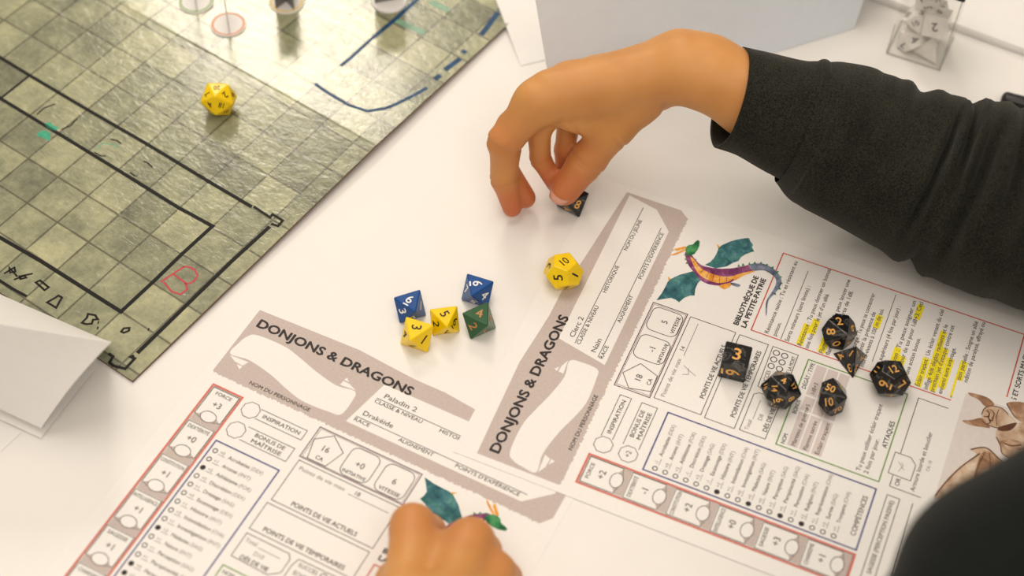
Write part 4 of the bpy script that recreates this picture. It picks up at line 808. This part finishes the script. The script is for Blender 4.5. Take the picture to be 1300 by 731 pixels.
# turn the cuff's mouth inside
inner = [[c + (cuffp[1] - cuffp[0]) * 0.9 * q, s, u_, rs - 2.2, ru - 2.2] for q, (c, s, u_, rs, ru) in ((1.0, cr_[0]), (0.5, cr_[0]), (0.06, cr_[0]))]
def cuffd(t_, a): return 0.012 * math.sin(a * 3 + 1) + 0.008 * math.sin(a * 7 + t_ * 5)
cuff_o = loft('cuff', inner + cr_, 'sweater', person, HO, cap=False, disp=cuffd)
slp = [J(p) for p in ((1016, 156, 75), (1036, 164, 73), (1062, 176, 70), (1110, 198, 62), (1180, 225, 56), (1260, 250, 56), (1360, 276, 57), (1480, 300, 58))]
sr_ = frames(slp, [(36.5, 35.5), (42, 40), (45.5, 42), (47.5, 43), (51, 47), (56, 53.5), (60, 55), (60, 55)], 12)
def slv(t_, a):
    d = 0.0
    for t0, ac, am, w_, tw, sp in ((0.30, 1.0, -0.035, 0.020, 0.05, 1.0), (0.47, 2.0, -0.05, 0.020, 0.04, 0.8), (0.565, 1.1, -0.10, 0.013, 0.035, 0.9), (0.625, 1.5, -0.11, 0.011, -0.03, 0.8), (0.675, 0.9, -0.12, 0.012, 0.03, 0.9), (0.735, 1.3, -0.10, 0.013, -0.03, 1.0), (0.60, -0.6, -0.05, 0.016, 0.05, 0.7), (0.82, 1.0, -0.07, 0.02, 0.04, 1.2)):
        da = (a - ac + math.pi) % (2 * math.pi) - math.pi; g_ = math.exp(-(da / sp) ** 2); x = t_ - t0 - tw * da * 0.6
        d += g_ * am * 1.7 * (math.exp(-(x / w_) ** 2) - 0.5 * math.exp(-((x - w_ * 2.1) / w_) ** 2) - 0.4 * math.exp(-((x + w_ * 2.1) / w_) ** 2))
    return d + 0.012 * math.sin(5 * a + 9 * t_) + 0.01 * math.sin(3 * a - 14 * t_)
loft('sleeve', sr_, 'sweater', person, HO, cap=True, disp=slv)
c0_, s0_, u0_, r0_, q0_ = cr_[-2]; tdir = cuffp[-1] - cuffp[-2]; tdir /= np.linalg.norm(tdir)
loft('cuff_seam', [[c0_ + tdir * (3.4 * math.cos(math.pi * (1 - i / 8)) ), s0_, u0_, r0_ - 1.6 + 2.9 * math.sin(math.pi * i / 8), q0_ - 1.6 + 2.9 * math.sin(math.pi * i / 8)] for i in range(9)], 'sweater', cuff_o, HO, cap=False, disp=cuffd)

# ---- second hand resting on the paladin sheet at the near side
H2 = unproj(560, 760, 0)
p2 = empty('person', tuple(H2), 0, 'bare hand with curled fingers resting on the Paladin character sheet', 'person')
f1 = [J(p) for p in ((512, 770, 40), (524, 668, 33), (542, 676, 12), (556, 706, 9))]
f2 = [J(p) for p in ((566, 775, 46), (597, 688, 32), (612, 700, 12), (606, 730, 9))]
f3 = [J(p) for p in ((606, 800, 44), (628, 728, 26), (640, 735, 11), (630, 758, 9))]
f4 = [J(p) for p in ((650, 830, 36), (652, 775, 22), (660, 775, 10), (650, 795, 8))]
w2 = [J(p) for p in ((545, 960, 44), (560, 1150, 48))]
pr = []
for f_, r_ in ((f1, (12, 10.2, 8.6, 7.2)), (f2, (12.5, 11, 8.8, 7.4)), (f3, (11.5, 9.6, 8, 7)), (f4, (10.5, 8.4, 7, 6))): pr += chain(f_, r_, 7) + [(f_[0], w2[0], r_[0] + 1, 19, 12)]
th2 = [J(p) for p in ((500, 900, 36), (488, 800, 26), (505, 740, 16), (525, 715, 12))]; pr += chain(th2, (16, 12, 10, 8), 8) + [(th2[0], w2[0], 16, 19, 12)] + [(w2[0], w2[1], 21, 27, 12)]
pr += [(J((540, 715, 30)), J((580, 722, 30)), 13, 13, 9)]
skin_obj('hand', pr, 1.4, p2, H2, [(f1[1], 0.3), (f2[1], 0.3), (f3[1], 0.3), (f1[3], .7), (f2[3], .7), (f3[3], .7)])

# ---- dark jacket sleeve of someone close to the camera
H3 = unproj(1260, 800, 0)
p3 = empty('person', tuple(H3), 0, 'person in a black jacket leaning an elbow in over the picture sheet', 'person')
el = [J(p) for p in ((2000, 560, 90), (1700, 610, 150), (1480, 662, 195), (1385, 690, 195), (1296, 728, 190), (1268, 785, 184), (1262, 840, 178))]
jr = frames(el, [(38, 38), (42, 42), (44, 44), (42, 42), (42, 41), (43, 42), (45, 44)], 10)
jo = loft('jacket_sleeve', jr, 'jacket', p3, H3, cap=True, disp=lambda t_, a: 0.03 * math.sin(16 * t_ + 2 * a) + 0.02 * math.sin(29 * t_ - 3 * a))
# ---- the die being picked up
die(8, 11.8, 28, 34.2, 612.2, 0.0, 'dice_black', 'gold', [('8', 728, 259, 28)], 'black eight-sided die pinched under the thumb')
